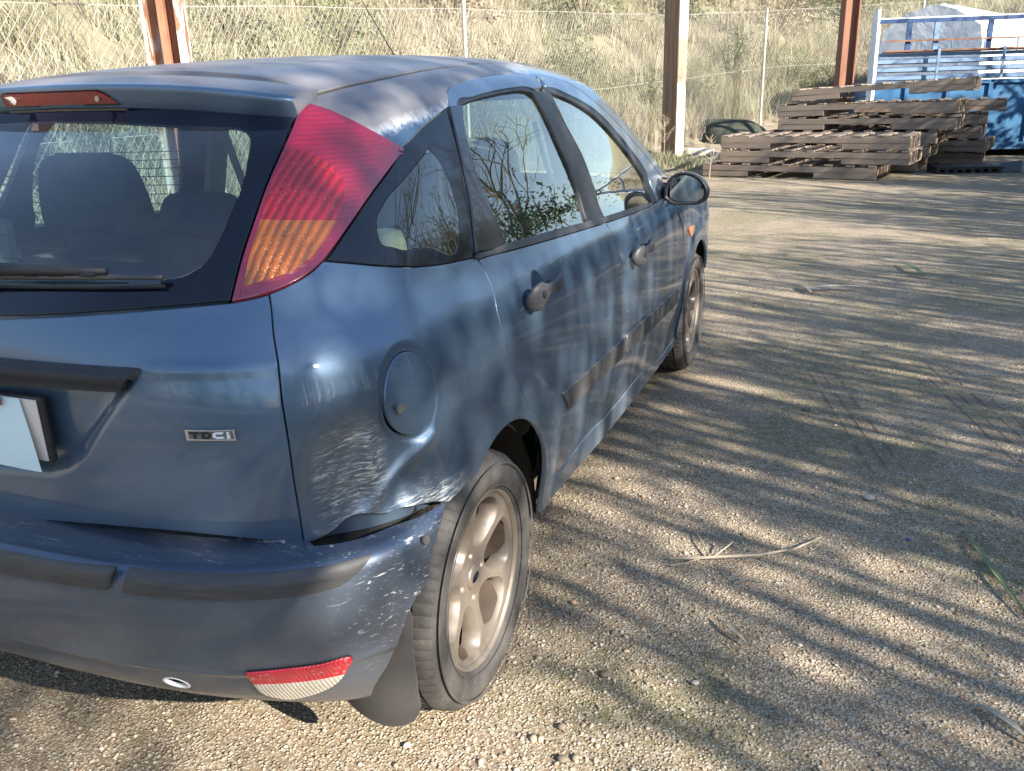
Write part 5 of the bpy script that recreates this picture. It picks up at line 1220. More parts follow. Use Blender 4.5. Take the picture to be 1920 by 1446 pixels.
def twigs(name,n,fr,rad,mat,parent):
    mb=MB(); r=random
    for k in range(n):
        a=r.random()*6.28; l=.5+.5*r.random(); q_=[(0,0,0)]
        for s in(.35,.7,1): q_.append((fr[0]*l*s*math.cos(a+.3*s)*.8,fr[1]*l*s*math.sin(a+.3*s)*.8,fr[2]*(s**.8)*l*1.05+.01))
        mb.tube(q_,[rad,rad*.8,rad*.5,rad*.2],4,False)
    return mb.build(name,mat,parent,fix=False)
def shrub_proto(i,mat,tone,nm='shrub'):
    s=thing(nm,'x','shrub'); fr=(.62,.62,.75); leafcloud('foliage',1500,fr,.055,mat,s,tone,.35,34); twigs('stems',16,fr,.010,M['bark'],s); return s
def copytree(o,loc,rz,sc,label,group):
    c=o.copy(); SC.collection.objects.link(c); c.location=loc; c.rotation_euler=(0,0,rz); c.scale=(sc,sc,sc); tag(c,label,None,group)
    for ch in o.children:
        d=ch.copy(); SC.collection.objects.link(d); d.parent=c
    return c
protos=[shrub_proto(0,M['leaf_grey'],.35),shrub_proto(1,M['leaf_grey'],.0),shrub_proto(2,M['leaf_twig'],.1),shrub_proto(3,M['leaf_grey'],.75)]
kinds=['grey green shrub','pale grey green shrub','dry brown twiggy shrub','olive green shrub']
spots=[(-5.1,5.6,.95,0),(-5.6,7.6,1.0,3),(-4.5,8.2,.7,2),(-4.9,10.2,1.1,0),(-6.4,9.2,1.3,1),(-4.1,12.4,.9,3),(-5.3,12.4,1.2,2),(-3.6,14.4,.9,0),(-4.9,15.1,1.4,1),(-3.1,16.2,.8,2),(-2.9,18.4,1.0,3),(-4.2,17.6,1.5,0),(-2.2,20.4,1.0,1),(-1.7,22.6,1.4,0),(-.3,23.2,1.1,3),(.6,23.8,1.3,1),(-.9,25.4,1.7,2),(1.9,25.2,1.4,0),(3.6,25.9,1.5,3),(3.0,27.6,1.9,1),(5.2,27.2,1.6,0),(6.6,28.4,1.9,2),(-6.9,12.6,1.6,3),(-7.6,7.2,1.5,0),(-6.2,4.3,1.1,1),(-7.9,4.6,1.4,2),(-6.4,16.2,1.8,2),(-5.0,20.6,1.9,3),(-3.2,24.4,2.0,0),(.8,28.6,2.2,3)]
_seen=set()
where=['low on the bank','half way up the bank','high on the bank']
for n_,(x,y,s,k) in enumerate(spots):
    d=float(fence_sd(np.array(x),np.array(y))); z=float(terr(x,y))-.08
    far='near the leaning steel beam' if y<7 else 'behind the car roof' if y<11.5 else 'left of the tall timber post' if y<15.5 else 'behind the tall timber post' if y<19.5 else 'behind the pallet stacks' if x<1.2 else 'behind the blue container'
    lab='%s %s %s'%(kinds[k],where[0 if d<1.6 else 1 if d<3.4 else 2],far)
    lab=('small ' if s<1 else 'broad ' if s<1.5 else 'huge ')+lab
    if lab in _seen: lab=lab+', paler twin'
    _seen.add(lab)
    copytree(protos[k],(x,y,z),n_*1.7,s,lab,'shrubs on the bank behind the fence')
for p in protos:
    for ch in list(p.children): bpy.data.objects.remove(ch)
    bpy.data.objects.remove(p)
# ---------------------------------------------------------------- chain link fence
M['wire']=simple('galvanised_wire',(.50,.48,.43),.45,.3,.1)
M['post_metal']=simple('galvanised_post',(.50,.50,.47),.5,.35,.15,5)
FT=np.array([(-4.11,3.63,2.02),(-3.86,5,2.09),(-3.32,9.87,2.37),(-2.08,16.53,2.66),(-.72,20.4,2.91),(2.6,24.2,3.2),(12,27.5,3.6)])
FP=np.array([(-4.6,-3,1.95),(-4.35,1,1.98)]+[tuple(p) for p in FT]); fl=np.concatenate([[0],np.cumsum(np.hypot(np.diff(FP[:,0]),np.diff(FP[:,1])))])
def fpt(u,v):
    x=np.interp(u,fl,FP[:,0]); y=np.interp(u,fl,FP[:,1]); zt=np.interp(u,fl,FP[:,2]); zb=terr(x,y)+.03; return np.stack([x,y,zb+(zt-zb)*v],-1)
fence=thing('chain_link_fence','tall chain link fence with thin metal posts along the foot of the dry bank','fence',(0,0,0))
def wires(sgn,name):
    V=[];F=[]; step=.082; run=1.62; k=0; segs=7; U=np.arange(1.0-run,fl[-1]-8,step); vs=np.linspace(0,1,segs+1)
    b=0; allV=[]; allF=[]
    for u0 in U:
        uu=u0+run*(vs if sgn>0 else 1-vs); ok=(uu>=0)
        c=fpt(np.clip(uu,0,fl[-1]),vs); t=np.gradient(c,axis=0); t/=np.linalg.norm(t,axis=1,keepdims=True)
        up=np.cross(t,np.array([.93,-.3,0])); up/=np.linalg.norm(up,axis=1,keepdims=True); sd=np.cross(t,up); r=.0015
        off=sd*(.002*sgn)
        ring=[c+off+(up*math.cos(a)+sd*math.sin(a))*r for a in(0,2.094,4.189)]
        v=np.stack(ring,1).reshape(-1,3); allV.append(v)
        for i in range(segs):
            for q_ in range(3): allF.append((b+i*3+q_,b+i*3+(q_+1)%3,b+(i+1)*3+(q_+1)%3,b+(i+1)*3+q_))
        b+=len(v)
    return np.concatenate(allV),np.array(allF)
v1,f1=wires(1,'a'); v2,f2=wires(-1,'b')
o=fastmesh('wire_mesh',np.concatenate([v1,v2]),np.concatenate([f1,f2+len(v1)]),M['wire'],fence); o['kind']='stuff'
for v_ in(.995,.52,.02):
    uu=np.linspace(.5,fl[-1]-8,80); c=fpt(uu,np.full(80,v_)); c[:,2]+=np.sin(uu*2.1)*.008; mb=MB(); mb.tube([Vector(p) for p in c],.003,4,False); mb.build('tension_wire',M['wire'],fence,fix=False)
def fpost(x,y,zt):
    zb=float(terr(x,y))-.1; mb=MB(); mb.tube([(x+.03,y-.02,zb),(x+.03,y-.02,zt+.09)],.024,12); mb.build('fence_post',M['post_metal'],fence,smooth=False)
for x,y,z in [(-4.3,1.6,2.0),(-3.32,9.87,2.37),(-2.6,13.7,2.55),(-.72,20.38,2.86),(-3.78,5.75,2.12),(2.6,24.2,3.2)]:
    if (x,y) in((-3.78,5.75),(-2.6,13.7)): continue
    fpost(x,y,z)
# ---------------------------------------------------------------- old steel and timber posts
def rusty(name,base,paint_,amt=.5):
    t=NT(name); v=t.coord(); n=t.noise(t.coord(scale=(1,1,.35)),6,6,.7,.4); f=t.noise(v,45,4,.7)
    ru=t.mix(f,(.13,.055,.030),(.30,.135,.070)); c=t.mix(t.ramp(n,[(amt-.03,0),(amt+.03,1)]),ru,paint_); c=t.mix(t.math('MULTIPLY',f,.3),c,base)
    t.pbsdf(c,.75,.05,t.bump(f,.3,.004)); return t.m
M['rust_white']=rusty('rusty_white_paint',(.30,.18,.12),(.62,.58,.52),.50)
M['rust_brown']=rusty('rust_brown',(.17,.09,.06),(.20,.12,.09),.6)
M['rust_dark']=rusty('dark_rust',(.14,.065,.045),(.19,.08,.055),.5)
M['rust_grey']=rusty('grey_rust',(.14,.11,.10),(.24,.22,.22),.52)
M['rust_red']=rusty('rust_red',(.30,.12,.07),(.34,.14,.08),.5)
def ibeam(name,label,loc,h,w,fl_w,tk,rz,m1,m2,lean=(0,0)):
    b=thing(name,label,'post',loc,rz)
    sh_=lambda x,y,z:(x+lean[0]*z,y+lean[1]*z,z)
    def pl(nm,x0,x1,y0,y1,m):
        mb=MB(); mb.add([sh_(*p) for p in[(x0,y0,0),(x1,y0,0),(x1,y1,0),(x0,y1,0),(x0,y0,h),(x1,y0,h),(x1,y1,h),(x0,y1,h)]],[(3,2,1,0),(4,5,6,7),(0,1,5,4),(1,2,6,5),(2,3,7,6),(3,0,4,7)]); return mb.build(nm,m,b)
    pl('flange',-w/2,-w/2+tk,-fl_w/2,fl_w/2,m1); pl('flange',w/2-tk,w/2,-fl_w/2,fl_w/2,m1); pl('web',-w/2+tk+.001,w/2-tk-.001,-tk/2,tk/2,m2)
    return b
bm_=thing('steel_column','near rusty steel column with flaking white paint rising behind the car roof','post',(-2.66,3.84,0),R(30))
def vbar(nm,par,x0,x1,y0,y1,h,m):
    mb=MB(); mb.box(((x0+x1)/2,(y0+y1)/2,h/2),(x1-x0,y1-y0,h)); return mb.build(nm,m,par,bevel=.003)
for x0,x1,m in((-.118,-.098,'rust_white'),(-.020,.022,'rust_red'),(.082,.120,'rust_white')): vbar('flange',bm_,x0,x1,-.10,.10,3.7,M[m])  # sunlit flanges paler, shaded webs darker: light put into the paint colours
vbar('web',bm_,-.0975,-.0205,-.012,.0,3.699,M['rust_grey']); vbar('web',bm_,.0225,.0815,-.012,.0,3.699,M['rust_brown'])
def timberm(name,a,b):
    t=NT(name); v=t.coord(scale=(22,22,1.2)); n=t.noise(v,1,5,.7,.3); f=t.noise(t.coord(),90,3); c=t.mix(t.ramp(n,[(.3,0),(.7,1)]),a,b); t.pbsdf(c,.85,0,t.bump(t.math('ADD',n,t.math('MULTIPLY',f,.3)),.5,.006)); return t.m
M['timber_brown']=timberm('brown_timber',(.10,.060,.038),(.22,.145,.095))
M['timber_pale']=simple('flaking_whitewash',(.74,.68,.56),.8,0,.12,5,bump=.3,bscale=30)  # sunlight on the post's right side is put into this pale colour
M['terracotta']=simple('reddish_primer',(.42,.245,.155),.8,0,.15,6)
tp_=thing('timber_post','tall square brown post with whitewashed and reddish right face beside the pallets','post',(-1.76,15.66,float(terr(-1.76,15.66))-.05),R(-20))
def cuboid(nm,par,x0,x1,y0,y1,z0,z1,m,bev=0):
    mb=MB(); mb.box(((x0+x1)/2,(y0+y1)/2,(z0+z1)/2),(x1-x0,y1-y0,z1-z0)); return mb.build(nm,m,par,bevel=bev)
cuboid('shaft',tp_,-.15,.15,-.15,.15,0,4.2,M['timber_brown'],.008)
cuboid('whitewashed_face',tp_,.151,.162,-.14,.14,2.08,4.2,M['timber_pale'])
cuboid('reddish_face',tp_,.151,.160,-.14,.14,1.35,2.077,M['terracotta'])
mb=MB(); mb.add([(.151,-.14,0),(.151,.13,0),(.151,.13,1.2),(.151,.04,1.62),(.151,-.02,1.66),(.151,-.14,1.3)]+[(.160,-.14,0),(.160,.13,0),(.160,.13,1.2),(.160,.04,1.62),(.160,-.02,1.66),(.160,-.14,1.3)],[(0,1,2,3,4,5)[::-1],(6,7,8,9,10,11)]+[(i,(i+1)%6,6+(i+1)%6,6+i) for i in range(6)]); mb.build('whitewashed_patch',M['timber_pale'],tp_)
ibeam('steel_column','dark rusty steel column with red edges standing behind the tallest pallet stack',(1.08,18.42,.2),3.8,.30,.24,.03,R(26),M['rust_dark'],M['rust_brown'])
# ---------------------------------------------------------------- pallets
def wood(name,a,b):
    t=NT(name); v=t.coord(scale=(2.2,26,26)); n=t.noise(v,1,5,.7,.4); f=t.noise(t.coord(),5,5,.65); oi=t.n('ShaderNodeObjectInfo')
    c=t.mix(t.ramp(n,[(.3,0),(.72,1)]),a,b); c=t.mix(t.math('MULTIPLY',f,.35),c,(.11,.085,.075)); c=t.mix(t.math('MULTIPLY',oi.outputs['Random'],.55),c,(.27,.21,.155))
    t.pbsdf(c,.9,0,t.bump(n,.4,.004)); return t.m
M['pallet']=wood('grey_pallet_wood',(.135,.105,.085),(.28,.225,.18))
M['pallet_end']=wood('cut_timber_end',(.45,.33,.20),(.62,.49,.33))
def pallet(loc,rz,L,label,group,seed,tilt=0.0,D=1.12,H=.203,mesh=[{}]):
    r=random.Random(seed); p=thing('pallet',label,'pallet',loc,rz,group); p.rotation_euler=(0,-tilt,rz)
    def bd(nm,c,size,m=M['pallet']):
        key=(round(size[0],2),round(size[1],2),round(size[2],2),m.name); me=mesh[0].get(key)
        if me is None:
            mb=MB(); mb.box((0,0,0),size); o=mb.build(nm,m,p,bevel=.003); mesh[0][key]=o.data
        else: o=bpy.data.objects.new(nm,me); link(o,p)
        o.location=c; o.rotation_euler=(r.uniform(-.01,.01),r.uniform(-.004,.004),r.uniform(-.004,.004)); return o
    hb=.080; t=.024
    # front and back beams: a full length rail over two short lower boards, doubled so the ends read as boxes
    for yb in(0,.19,.46,.66,D-.19,D):
        bd('rail',(L/2,yb,H-t-hb/2-.003),(L,t,hb))
        for x0,x1 in((0,L*.28),(L*.665,L)): bd('lower_board',((x0+x1)/2,yb+.002,.012+hb/2),(x1-x0,t,hb))
    n=9
    for k in range(n):
        x=.06+(L-.12)*k/(n-1); bd('deck_board',(x,D/2,H-t/2+.001),(.115,D+.02,t-.004))
    for x in(.06,L*.19,L*.34,L*.69,L*.82,L-.06): bd('bottom_board',(x,D/2,.0065),(.10,D,.012))
    for yb in(.095,D-.095):
        for z_ in(.014+.006,H-t-.012):
            bd('end_cleat',(L-.03,yb,z_),(.05,.155,.018),M['pallet_end'])
        bd('end_cleat',(L-.012,yb-.09,H/2),(.022,.020,H-.06),M['pallet_end']); bd('end_cleat',(L-.012,yb+.08,H/2),(.022,.020,H-.06),M['pallet_end'])
    return p
g1='large grey pallets in the low front stack'; g2='large grey pallets in the tall middle stack'; g3='pallets in the right hand stack'
al=R(-11)
pallet((-.78,13.25,.01),al,2.58,'bottom pallet of the low front stack, shifted to the left',g1,1)
pallet((-.52,13.25,.217),al,2.74,'middle pallet of the low front stack',g1,2)
pallet((-.52,13.27,.424),al+R(.6),2.72,'top pallet of the low front stack',g1,3)
names=['lowest pallet of the tall middle stack','second lowest pallet of the tall middle stack','third pallet from the ground in the tall middle stack','third pallet from the top of the tall middle stack','second highest pallet of the tall middle stack','topmost pallet of the tall middle stack, tilted up to the right']
off=[(-.35,.0,0),(-.20,0,0),(-.12,.02,0),(.08,0,0),(.06,.03,.012),(.27,.05,.045)]
for k in range(6):
    x0=.12+off[k][0]; pallet((x0,14.62+off[k][1],.01+k*.207+(.03 if k==5 else 0)),al+R([0,.5,-.4,.3,-.5,.6][k]),[2.62,2.62,2.62,2.66,2.66,2.66][k],names[k],g2,10+k,tilt=off[k][2])
for k in range(4):
    pallet((1.0+[.0,.04,-.06,.0][k],15.95,.01+k*.207),al+R([2,-3,1,4][k]),2.42,['lowest','second lowest','second highest','topmost'][k]+' pallet of the right hand stack beside the blue container',g3,30+k)
pallet((1.35,15.9,.845),al+R(6),2.32,'loose pallet jutting out to the right on top of the right hand stack',g3,40)
# black plastic crate lying flat
bc=thing('plastic_pallet','flat black plastic pallet with a row of holes on the ground before the stacks','plastic pallet',(2.62,13.95,.0),R(12))
cuboid('deck',bc,0,.95,0,.5,.085,.105,M['black_plastic'],.004)
for k in range(8): cuboid('foot',bc,.0+k*.123,.055+k*.123,0,.5,.0,.083,M['black_plastic'],.004)
cuboid('skirt',bc,0,.95,-.004,.012,.0,.022,M['black_plastic']); cuboid('skirt',bc,0,.95,-.004,.012,.062,.083,M['black_plastic'])
mb=MB(); mb.add([(0,0,0),(.28,-.04,.02),(.36,.2,.16),(.05,.22,.11)]+[(0,0,.012),(.28,-.04,.032),(.36,.2,.172),(.05,.22,.122)],[(3,2,1,0),(4,5,6,7),(0,1,5,4),(1,2,6,5),(2,3,7,6),(3,0,4,7)]); o=mb.build('broken_flap',M['black_plastic'],bc); o.location=(.92,.05,.0)
# ---------------------------------------------------------------- blue container with stake sides, tarpaulined load behind
M['blue']=simple('blue_container_paint',(.030,.125,.26),.5,0,.18,3,bump=.08,bscale=30)
M['blue_dark']=simple('navy_slat_paint',(.020,.055,.16),.5,0,.2,3)
M['blue_pale']=simple('pale_blue_paint',(.15,.24,.37),.6,0,.2,6)
M['white_paint']=rusty('chipped_white_paint',(.5,.5,.5),(.66,.69,.72),.30)
cn=thing('container','blue steel container with slatted upper side and railings next to the pallets','container',(1.62,16.95,.0),R(15))
Lc=4.5
cuboid('side_wall',cn,0,Lc,.0,.04,.14,1.34,M['blue']); cuboid('end_wall',cn,0,.04,.041,2.3,.14,1.34,M['blue']); cuboid('back_wall',cn,0,Lc,2.301,2.34,.14,1.34,M['blue']); cuboid('floor',cn,.041,Lc,.041,2.3,.14,.18,M['dark'])
cuboid('top_rail',cn,-.02,Lc,-.045,-.001,1.28,1.345,M['blue']); cuboid('bottom_rail',cn,0,Lc,-.05,-.001,.13,.25,M['blue'])
for k in range(6): cuboid('rib',cn,.55+k*.72,.62+k*.72,-.045,-.001,.252,1.278,M['blue'],.006)
for x in(.3,1.6,2.9,4.1): cuboid('skid_foot',cn,x,x+.14,.0,.5,.0,.139,M['rust_brown'])
for k,z in enumerate((1.42,1.56,1.70,1.80)): 
    cuboid('slat',cn,.05,Lc,.02,.045,z-.045,z+.02,M['blue_pale'])
for z in(1.35,1.49,1.63): cuboid('slat_gap_board',cn,.05,Lc,.05,.07,z+.01,z+.10,M['blue_dark'])
def pole(nm,a,b,r,m,par=None,sq=True):
    mb=MB(); mb.tube([a,b],r,4 if sq else 10); return mb.build(nm,m,par or cn)
pole('corner_post',(-.03,.0,.2),(-.05,0,2.42),.075,M['white_paint'])
pole('corner_post_cap',(-.05,0,2.421),(-.05,0,2.56),.06,M['white_paint'])
cuboid('upper_rail',cn,0,Lc,-.03,.03,2.33,2.41,M['blue_dark']); cuboid('upper_rail_face',cn,0,Lc,-.034,-.031,2.395,2.42,M['white_paint'])
for x,m in((.48,M['blue_dark']),(.95,M['blue_pale']),(1.85,M['blue_dark']),(3.2,M['blue_dark']),(4.3,M['blue_dark'])): cuboid('upright',cn,x,x+.085,-.025,.025,1.83,2.329,m)
for z in(2.03,1.86): cuboid('rusty_rail',cn,.12,Lc,-.07,-.036,z-.014,z+.014,M['rust_brown'])
for x in(.74,1.25,1.80,2.35,2.9): cuboid('short_stay',cn,x,x+.025,-.069,-.04,1.875,2.015,M['blue_pale'])
for x in(1.02,2.12): cuboid('front_stay',cn,x,x+.045,-.12,-.09,1.36,1.90,M['blue_pale'])
cuboid('side_cap_rail',cn,.05,Lc,-.02,.06,1.825,1.85,M['blue_pale'])
def tarp():
    t=NT('white_tarpaulin'); v=t.coord(); n=t.noise(v,1.3,5,.6,.5); c=t.mix(n,(.66,.66,.66),(.80,.79,.77)); t.pbsdf(c,.6,0,t.bump(n,.5,.08)); return t.m
M['tarp']=tarp()
tb=thing('covered_trailer','white tarpaulin covered trailer with a sloping top parked behind the blue container','trailer',(3.6,20.0,0),R(72))
V=[];F=[]; Lt=7.5
sec=[(0,.55),(-.02,2.05),(.05,2.40),(.55,2.72),(1.0,2.84),(1.5,2.72),(1.95,2.40),(2.02,2.05),(2.0,.55)]
ns=18
for i in range(ns+1):
    x=Lt*i/ns; rise=.05*min(1,x/1.0)+.05*x/Lt
    for j,(y,z) in enumerate(sec): V.append((x,y+.015*math.sin(x*5+j),z+(rise if z>2.2 else rise*.3 if z>2 else 0)+.012*math.sin(x*7+j*2)))
m_=len(sec)
for i in range(ns):
    for j in range(m_-1): F.append((i*m_+j,(i+1)*m_+j,(i+1)*m_+j+1,i*m_+j+1))
F.append(tuple(range(m_))); F.append(tuple(range(ns*m_,(ns+1)*m_))[::-1])
mb=MB(); mb.add(V,F); o=mb.build('tarpaulin',M['tarp'],tb,smooth=True); autosmooth(o,40)
for x in(1.62,3.2): cuboid('tarpaulin_seam',tb,x,x+.012,-.05,-.036,.6,2.1,M['tarp'])
cuboid('chassis',tb,.1,Lt-.1,.2,1.8,.38,.53,M['dark'])
for x in(1.2,5.9):
    for y in(.25,1.75): 
        mb=MB(); mb.lathe([(-.12,.0),(-.12,.33),(-.09,.38),(.09,.38),(.12,.33),(.12,0)],(x,y,.38),'y',24); mb.build('wheel',M['tyre'],tb)
# ---------------------------------------------------------------- soil heap, slabs, weeds, litter
def blob(name,label,cat,loc,fr,mat,seed,sub=3,rough=.25):
    bm=bmesh.new(); bmesh.ops.create_icosphere(bm,subdivisions=sub,radius=1); rr=random.Random(seed); ph=[rr.random()*6 for _ in range(6)]
    for v in bm.verts:
        k=1+rough*(.5*math.sin(v.co.x*3+ph[0])*math.cos(v.co.y*3.3+ph[1])+.3*math.sin(v.co.z*6+v.co.x*5+ph[2])+.15*math.sin(v.co.y*13+ph[3])); v.co=Vector((v.co.x*fr[0]*k,v.co.y*fr[1]*k,max(v.co.z,-.15)*fr[2]*k))
    me=bpy.data.meshes.new(name); bm.to_mesh(me); bm.free(); me.materials.append(mat); 
    for p in me.polygons: p.use_smooth=True
    o=link(bpy.data.objects.new(name,me)); o.location=loc; tag(o,label,cat); return o
M['heap']=simple('dark_heap',(.045,.050,.034),.95,0,.4,5,bump=1,bscale=14)  # near-black because the shade over the heap is put into its colour
M['soil']=simple('dark_soil',(.16,.13,.095),.95,0,.3,6,bump=.8,bscale=14)
M['concrete']=simple('pale_concrete',(.52,.48,.41),.9,0,.15,6,bump=.3,bscale=40)
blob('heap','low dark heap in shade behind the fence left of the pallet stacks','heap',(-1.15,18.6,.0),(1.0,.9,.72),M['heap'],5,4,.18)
for i,(x,y,w,d,h,l) in enumerate([(-1.35,16.3,.5,.3,.10,'pale broken concrete slab lying right of the timber post'),(-.75,16.6,.7,.35,.08,'long flat concrete slab left of the pallet stacks'),(-2.3,15.2,.3,.22,.09,'small pale stone block at the foot of the timber post')]):
    mb=MB(); mb.box((0,0,h/2),(w,d,h)); o=mb.build('concrete_slab',M['concrete'],None,bevel=.015); o.location=(x,y,float(terr(x,y))-.01); o.rotation_euler=(.03,.05,i*.5); tag(o,l,'slab')
xx=RNG.normal(0,.35,70); yy_=RNG.normal(0,.25,70)
blades('green_weeds',np.concatenate([-1.75+xx,-1.0+RNG.normal(0,.3,40)]),np.concatenate([14.9+yy_,14.4+RNG.normal(0,.2,40)]),16,.10,.28,.012,M['grass'],'low green weeds at the foot of the timber post',tonefn=lambda a,b:1.0+0*a)
def stalk(loc,h,label,seed):
    r=random.Random(seed); w=thing('dry_weed',label,'weed',loc,0,None); mb=MB(); mb.tube([(0,0,0),(.01,0,h*.5),(.0,.01,h)],[.006,.005,.002],5,False)
    mb.build('stem',M['leaf_twig_s'],w,fix=False); mb=MB()
    for k in range(34):
        z=h*(.35+.65*r.random()); a=r.random()*6.28; l=(h-z)*.35+.03+.05*r.random(); mb.tube([(0,0,z),(l*.5*math.cos(a),l*.5*math.sin(a),z+l*.25),(l*math.cos(a),l*math.sin(a),z+l*.8)],[.0025,.002,.003],3,False)
    mb.build('twigs',M['leaf_twig_s'],w,fix=False); return w
M['leaf_twig_s']=simple('dry_stalk',(.46,.38,.27),.9)
stalk((-1.83,15.25,float(terr(-1.83,15.25))),.75,'spiky dry weed standing in front of the timber post',3)
stalk((-.62,12.9,0),.62,'thin pale weed stalk in front of the left end of the pallets',4)
# litter on the gravel
M['twig']=simple('dry_reed',(.40,.34,.25),.8,0,.2,10); M['greenblade']=simple('green_reed_leaf',(.13,.17,.07),.6,0,.2,8)
def blade(name,label,cat,pts,w,mat,z=.012):
    V=[];F=[]; n=len(pts)
    for i,(x,y) in enumerate(pts):
        a=pts[min(i+1,n-1)]; b=pts[max(i-1,0)]; t=Vector((a[0]-b[0],a[1]-b[1])).normalized(); k=w*(math.sin(math.pi*(.12+.86*i/(n-1)))**.6)/2; zz=z+.012*math.sin(math.pi*i/(n-1))
        V+=[(x-t.y*k,y+t.x*k,zz),(x,y,zz-.003),(x+t.y*k,y-t.x*k,zz)]
    for i in range(n-1): F+=[(3*i,3*i+1,3*i+4,3*i+3),(3*i+1,3*i+2,3*i+5,3*i+4)]
    V2=[(a,b,c-.0015) for a,b,c in V]; m=len(V); F2=[tuple(m+i for i in f[::-1]) for f in F]
    return tag(meshobj(name,V+V2,F+F2,mat),label,cat)
t1=thing('dry_reed','bent pale reed with a forked root end on the gravel beside the rear wheel','reed')
mb=MB(); mb.tube([(1.10,1.437,.010),(1.20,1.47,.014),(1.35,1.53,.018),(1.45,1.61,.016),(1.52,1.72,.010)],[.003,.0048,.0042,.003,.001],6); mb.build('stem',M['twig'],t1)
mb=MB(); mb.tube([(1.21,1.49,.012),(1.17,1.57,.016),(1.13,1.66,.010)],[.003,.002,.0008],5); mb.tube([(1.2,1.48,.012),(1.15,1.42,.014),(1.11,1.40,.01)],[.003,.002,.001],5); mb.tube([(1.22,1.48,.012),(1.26,1.54,.03),(1.27,1.56,.035)],[.003,.002,.001],5); mb.build('side_shoots',M['twig'],t1)
blade('reed_leaf','long green reed leaf at the right edge of the gravel','leaf',[(1.93,1.90),(1.955,1.78),(1.98,1.66),(2.01,1.55),(2.04,1.44)],.017,M['greenblade'])
blade('dead_leaf','broad grey dead leaf near the bottom right corner','leaf',[(1.88,1.03),(1.91,1.0),(1.945,.965),(1.98,.93)],.018,M['twig'])
blade('dead_leaf','narrow pale dead leaf lying below the bent reed','leaf',[(1.28,1.17),(1.31,1.14),(1.345,1.105),(1.375,1.08)],.013,M['twig'])
blade('dead_leaf','thin straw leaf just right of the bent reed','leaf',[(1.30,1.36),(1.345,1.385),(1.39,1.40)],.007,M['twig'])
s1=blade('curled_bark','long curled grey strip of bark in the middle of the yard','bark',[(1.26,5.24),(1.36,5.28),(1.5,5.34),(1.63,5.38)],.055,M['twig'],.03)
blade('dead_leaf','folded brown leaf touching the curled bark strip','leaf',[(1.22,5.36),(1.27,5.26),(1.30,5.14)],.05,M['twig'],.025)
blade('dead_leaf','pointed greenish dead leaf farther back on the gravel','leaf',[(1.90,6.35),(1.96,6.12),(2.06,5.82)],.05,M['greenblade'],.03)
def stone(x,y,s,label,mat=None,seed=0):
    o=blob('stone',label,'stone',(x,y,.004),(s,s*.8,s*.5),mat or M['stone_p'],seed,2,.3); return o
M['stone_p']=simple('pale_stone',(.40,.36,.30),.8,0,.15,30)
M['bluebit']=simple('blue_plastic_bit',(.03,.08,.42),.4)
stone(1.405,2.88,.020,'dark pebble half way up the yard near the tyre tracks',M['soil'],1)
stone(1.06,.86,.014,'dark crumb of soil on the gravel below the rear wheel',M['soil'],2)
stone(1.655,2.06,.020,'flat pale stone on the shaded gravel right of the car',None,3)
stone(1.27,.90,.011,'whitish stone near the bottom of the yard',None,4)
stone(1.77,1.80,.007,'tiny bright blue plastic fragment on the gravel',M['bluebit'],5)
stone(1.05,.56,.014,'black lump at the bottom edge below the rear wheel',M['soil'],6)
stone(.895,1.13,.010,'reddish pebble beside the rear tyre',M['terracotta'],7)
# ---------------------------------------------------------------- trees and reeds on the sunny side (seen in the glass, they cast the stripes)
def reed_clump(seed,n=17,H=(3.4,5.4),sp=.17):
    r=np.random.default_rng(seed); mb=MB(); LV=[];LF=[]; rn=[]; b=0
    for k in range(n):
        x,y=r.normal(0,sp,2); h=H[0]+(H[1]-H[0])*r.random(); lx,ly=r.normal(0,.02,2); bend=r.normal(0,.12,2)
        f=lambda t:Vector((x+lx*h*t+bend[0]*t*t,y+ly*h*t+bend[1]*t*t,h*t)); mb.tube([f(t) for t in(0,.3,.6,.85,1)],[.022,.020,.017,.012,.004],5,False)
        for j in range(15):
            t=.22+.78*(j+r.random()*.6)/15; p=f(t); a=r.random()*6.28; L=.20+.22*r.random(); w=.040; d=Vector((math.cos(a),math.sin(a),0)); s=Vector((-d.y,d.x,0))
            q_=[p,p+d*L*.4+Vector((0,0,L*.28)),p+d*L*.8+Vector((0,0,L*.18)),p+d*L*1.05-Vector((0,0,L*.15))]
            for i,(c,ww) in enumerate(zip(q_,(.5,1,.7,.05))): LV+=[tuple(c-s*w*ww/2),tuple(c+s*w*ww/2)]
            LF+=[(b+2*i,b+2*i+1,b+2*i+3,b+2*i+2) for i in range(3)]; b+=8; rn+=[r.random()]*8
    e=thing('giant_reed','x','reed'); mb.build('canes',M['cane'],e,fix=False); fastmesh('leaves',LV,np.array(LF),M['reed_leaf'],e,attr={'rnd':rn,'tone':[.5]*len(rn)}); return e
M['reed_leaf']=leafmat('reed_leaf',[(0,(.09,.11,.04)),(.6,(.18,.20,.08)),(1,(.34,.30,.16))],.25)
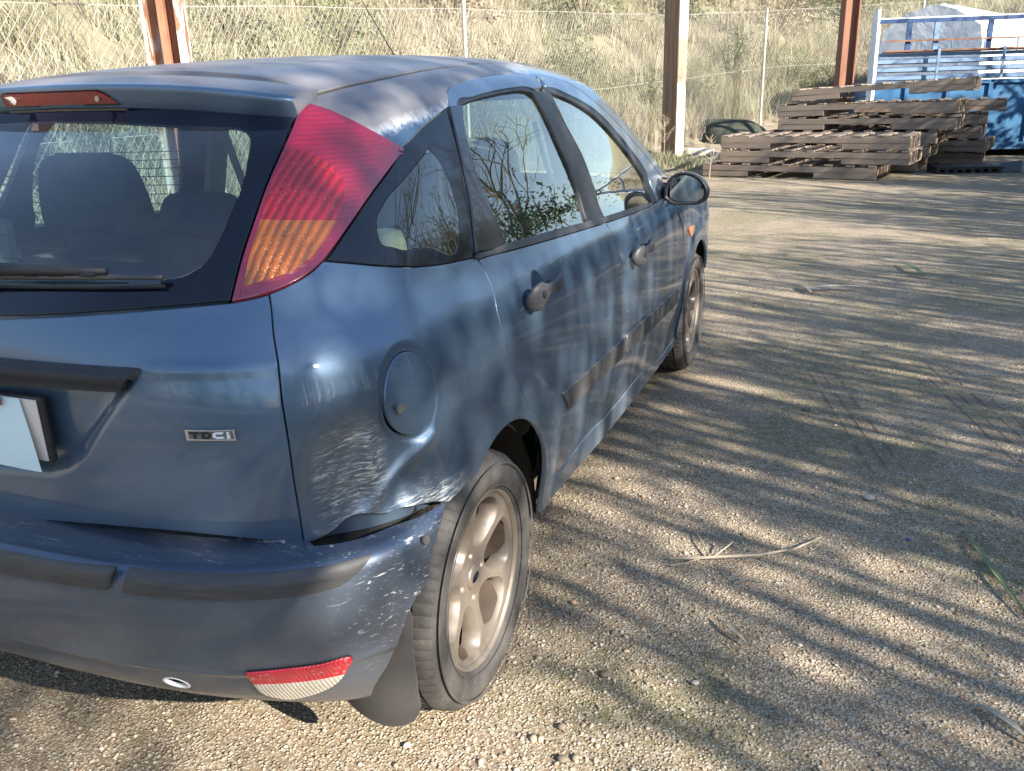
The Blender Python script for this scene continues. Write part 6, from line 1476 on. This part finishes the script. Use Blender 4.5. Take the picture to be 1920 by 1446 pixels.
def bare_tree(seed,H=8.2,name='bare_tree'):
    r=random.Random(seed); mb=MB(); tr=MB()
    def grow(p,d,L,rad,lv):
        pts=[p];q_=p.copy();dd=d.copy()
        for i in range(4):
            dd=(dd+Vector((r.uniform(-.16,.16),r.uniform(-.16,.16),r.uniform(-.04,.12)))).normalized(); q_=q_+dd*L/4; pts.append(q_.copy())
        (tr if lv==0 else mb).tube(pts,[rad*(1-.12*i) for i in range(5)],6 if lv<2 else 4 if lv<3 else 3,False)
        if lv>=5 or rad<.0022: return
        for k in range(2 if lv==0 else r.choice((2,3,3))):
            i=4 if k==0 else r.randint(2,4); a=r.uniform(0,6.28); s=r.uniform(.35,.85); u=dd.orthogonal().normalized(); v=dd.cross(u)
            nd=(dd*math.cos(s)+(u*math.cos(a)+v*math.sin(a))*math.sin(s)+Vector((0,0,.12))).normalized(); grow(pts[i],nd,L*r.uniform(.62,.82),rad*r.uniform(.5,.66),lv+1)
    grow(Vector((0,0,0)),Vector((r.uniform(-.1,.1),r.uniform(-.1,.1),1)),H*.30,.10,0); 
    for k in range(3): grow(Vector((0,0,H*.30*(.6+.2*k))),Vector((math.cos(k*2.1),math.sin(k*2.1),1.0)).normalized(),H*.24,.05,1)
    e=thing(name,'x','tree'); tr.build('trunk',M['bark'],e,smooth=True,fix=False); mb.build('branches',M['bark'],e,fix=False); return e
def bushy(seed,fr,n,mat,name='evergreen_bush'):
    e=thing(name,'x','bush'); leafcloud('foliage',n,fr,.11,mat,e,.3,.4,60); twigs('stems',14,fr,.03,M['bark'],e); return e
def high_tree(seed):
    e=thing('evergreen_tree','x','tree'); c=leafcloud('foliage',5200,(1.25,1.9,1.15),.10,M['leaf_dark'],e,.3,.45,50); c.location=(0,0,4.75); mb=MB(); mb.tube([(0,-2.0,0),(.05,-1.5,2.6),(-.03,-.3,4.9)],[.13,.10,.06],10); mb.build('trunk',M['bark'],e,smooth=True); twigs('limbs',10,(1.0,1.4,1.2),.03,M['bark'],e).location=(0,0,4.6); return e
rc_=[reed_clump(s) for s in(11,12,13)]; bt_=[bare_tree(s) for s in(5,8)]; bu_=[bushy(1,(1.5,1.5,2.3),5200,M['leaf_dark'])]
for _i,_r in enumerate(REEDS): pass
NM=['first','second','third','fourth','fifth','sixth','seventh','eighth','ninth','tenth','eleventh','twelfth','thirteenth','fourteenth','fifteenth','sixteenth','seventeenth','eighteenth']
for i,(x,y,s,k) in enumerate(REEDS): copytree(rc_[k],(x,y,0),i*1.3,s,'clump of tall giant reed in the row along the sunny side of the yard','reed clumps along the sunny side of the yard')
for i,(x,y,s,k) in enumerate(TREES): copytree(bt_[k],(x,y,0),i*2.0,s,'bare leafless tree standing behind the row of reeds','bare trees behind the reeds')
for i,(x,y,s) in enumerate(BUSHES): copytree(bu_[0],(x,y,-.1),i*1.9,s,'dark evergreen bush standing among the reeds and bare trees','evergreen bushes along the sunny side of the yard')
for i,(x,y,s,rz) in enumerate(HIGH):
    h_=high_tree(40+i) if i==0 else copytree(h_,(x,y,0),rz,s,None,None); h_.location=(x,y,0); h_.scale=(s,s,s); h_.rotation_euler=(0,0,rz); tag(h_,['evergreen tree with a high crown shading the tailgate of the car','evergreen tree with a high crown behind the reed row'][i])
for p in rc_+bt_+bu_:
    for ch in list(p.children): bpy.data.objects.remove(ch)
    bpy.data.objects.remove(p)
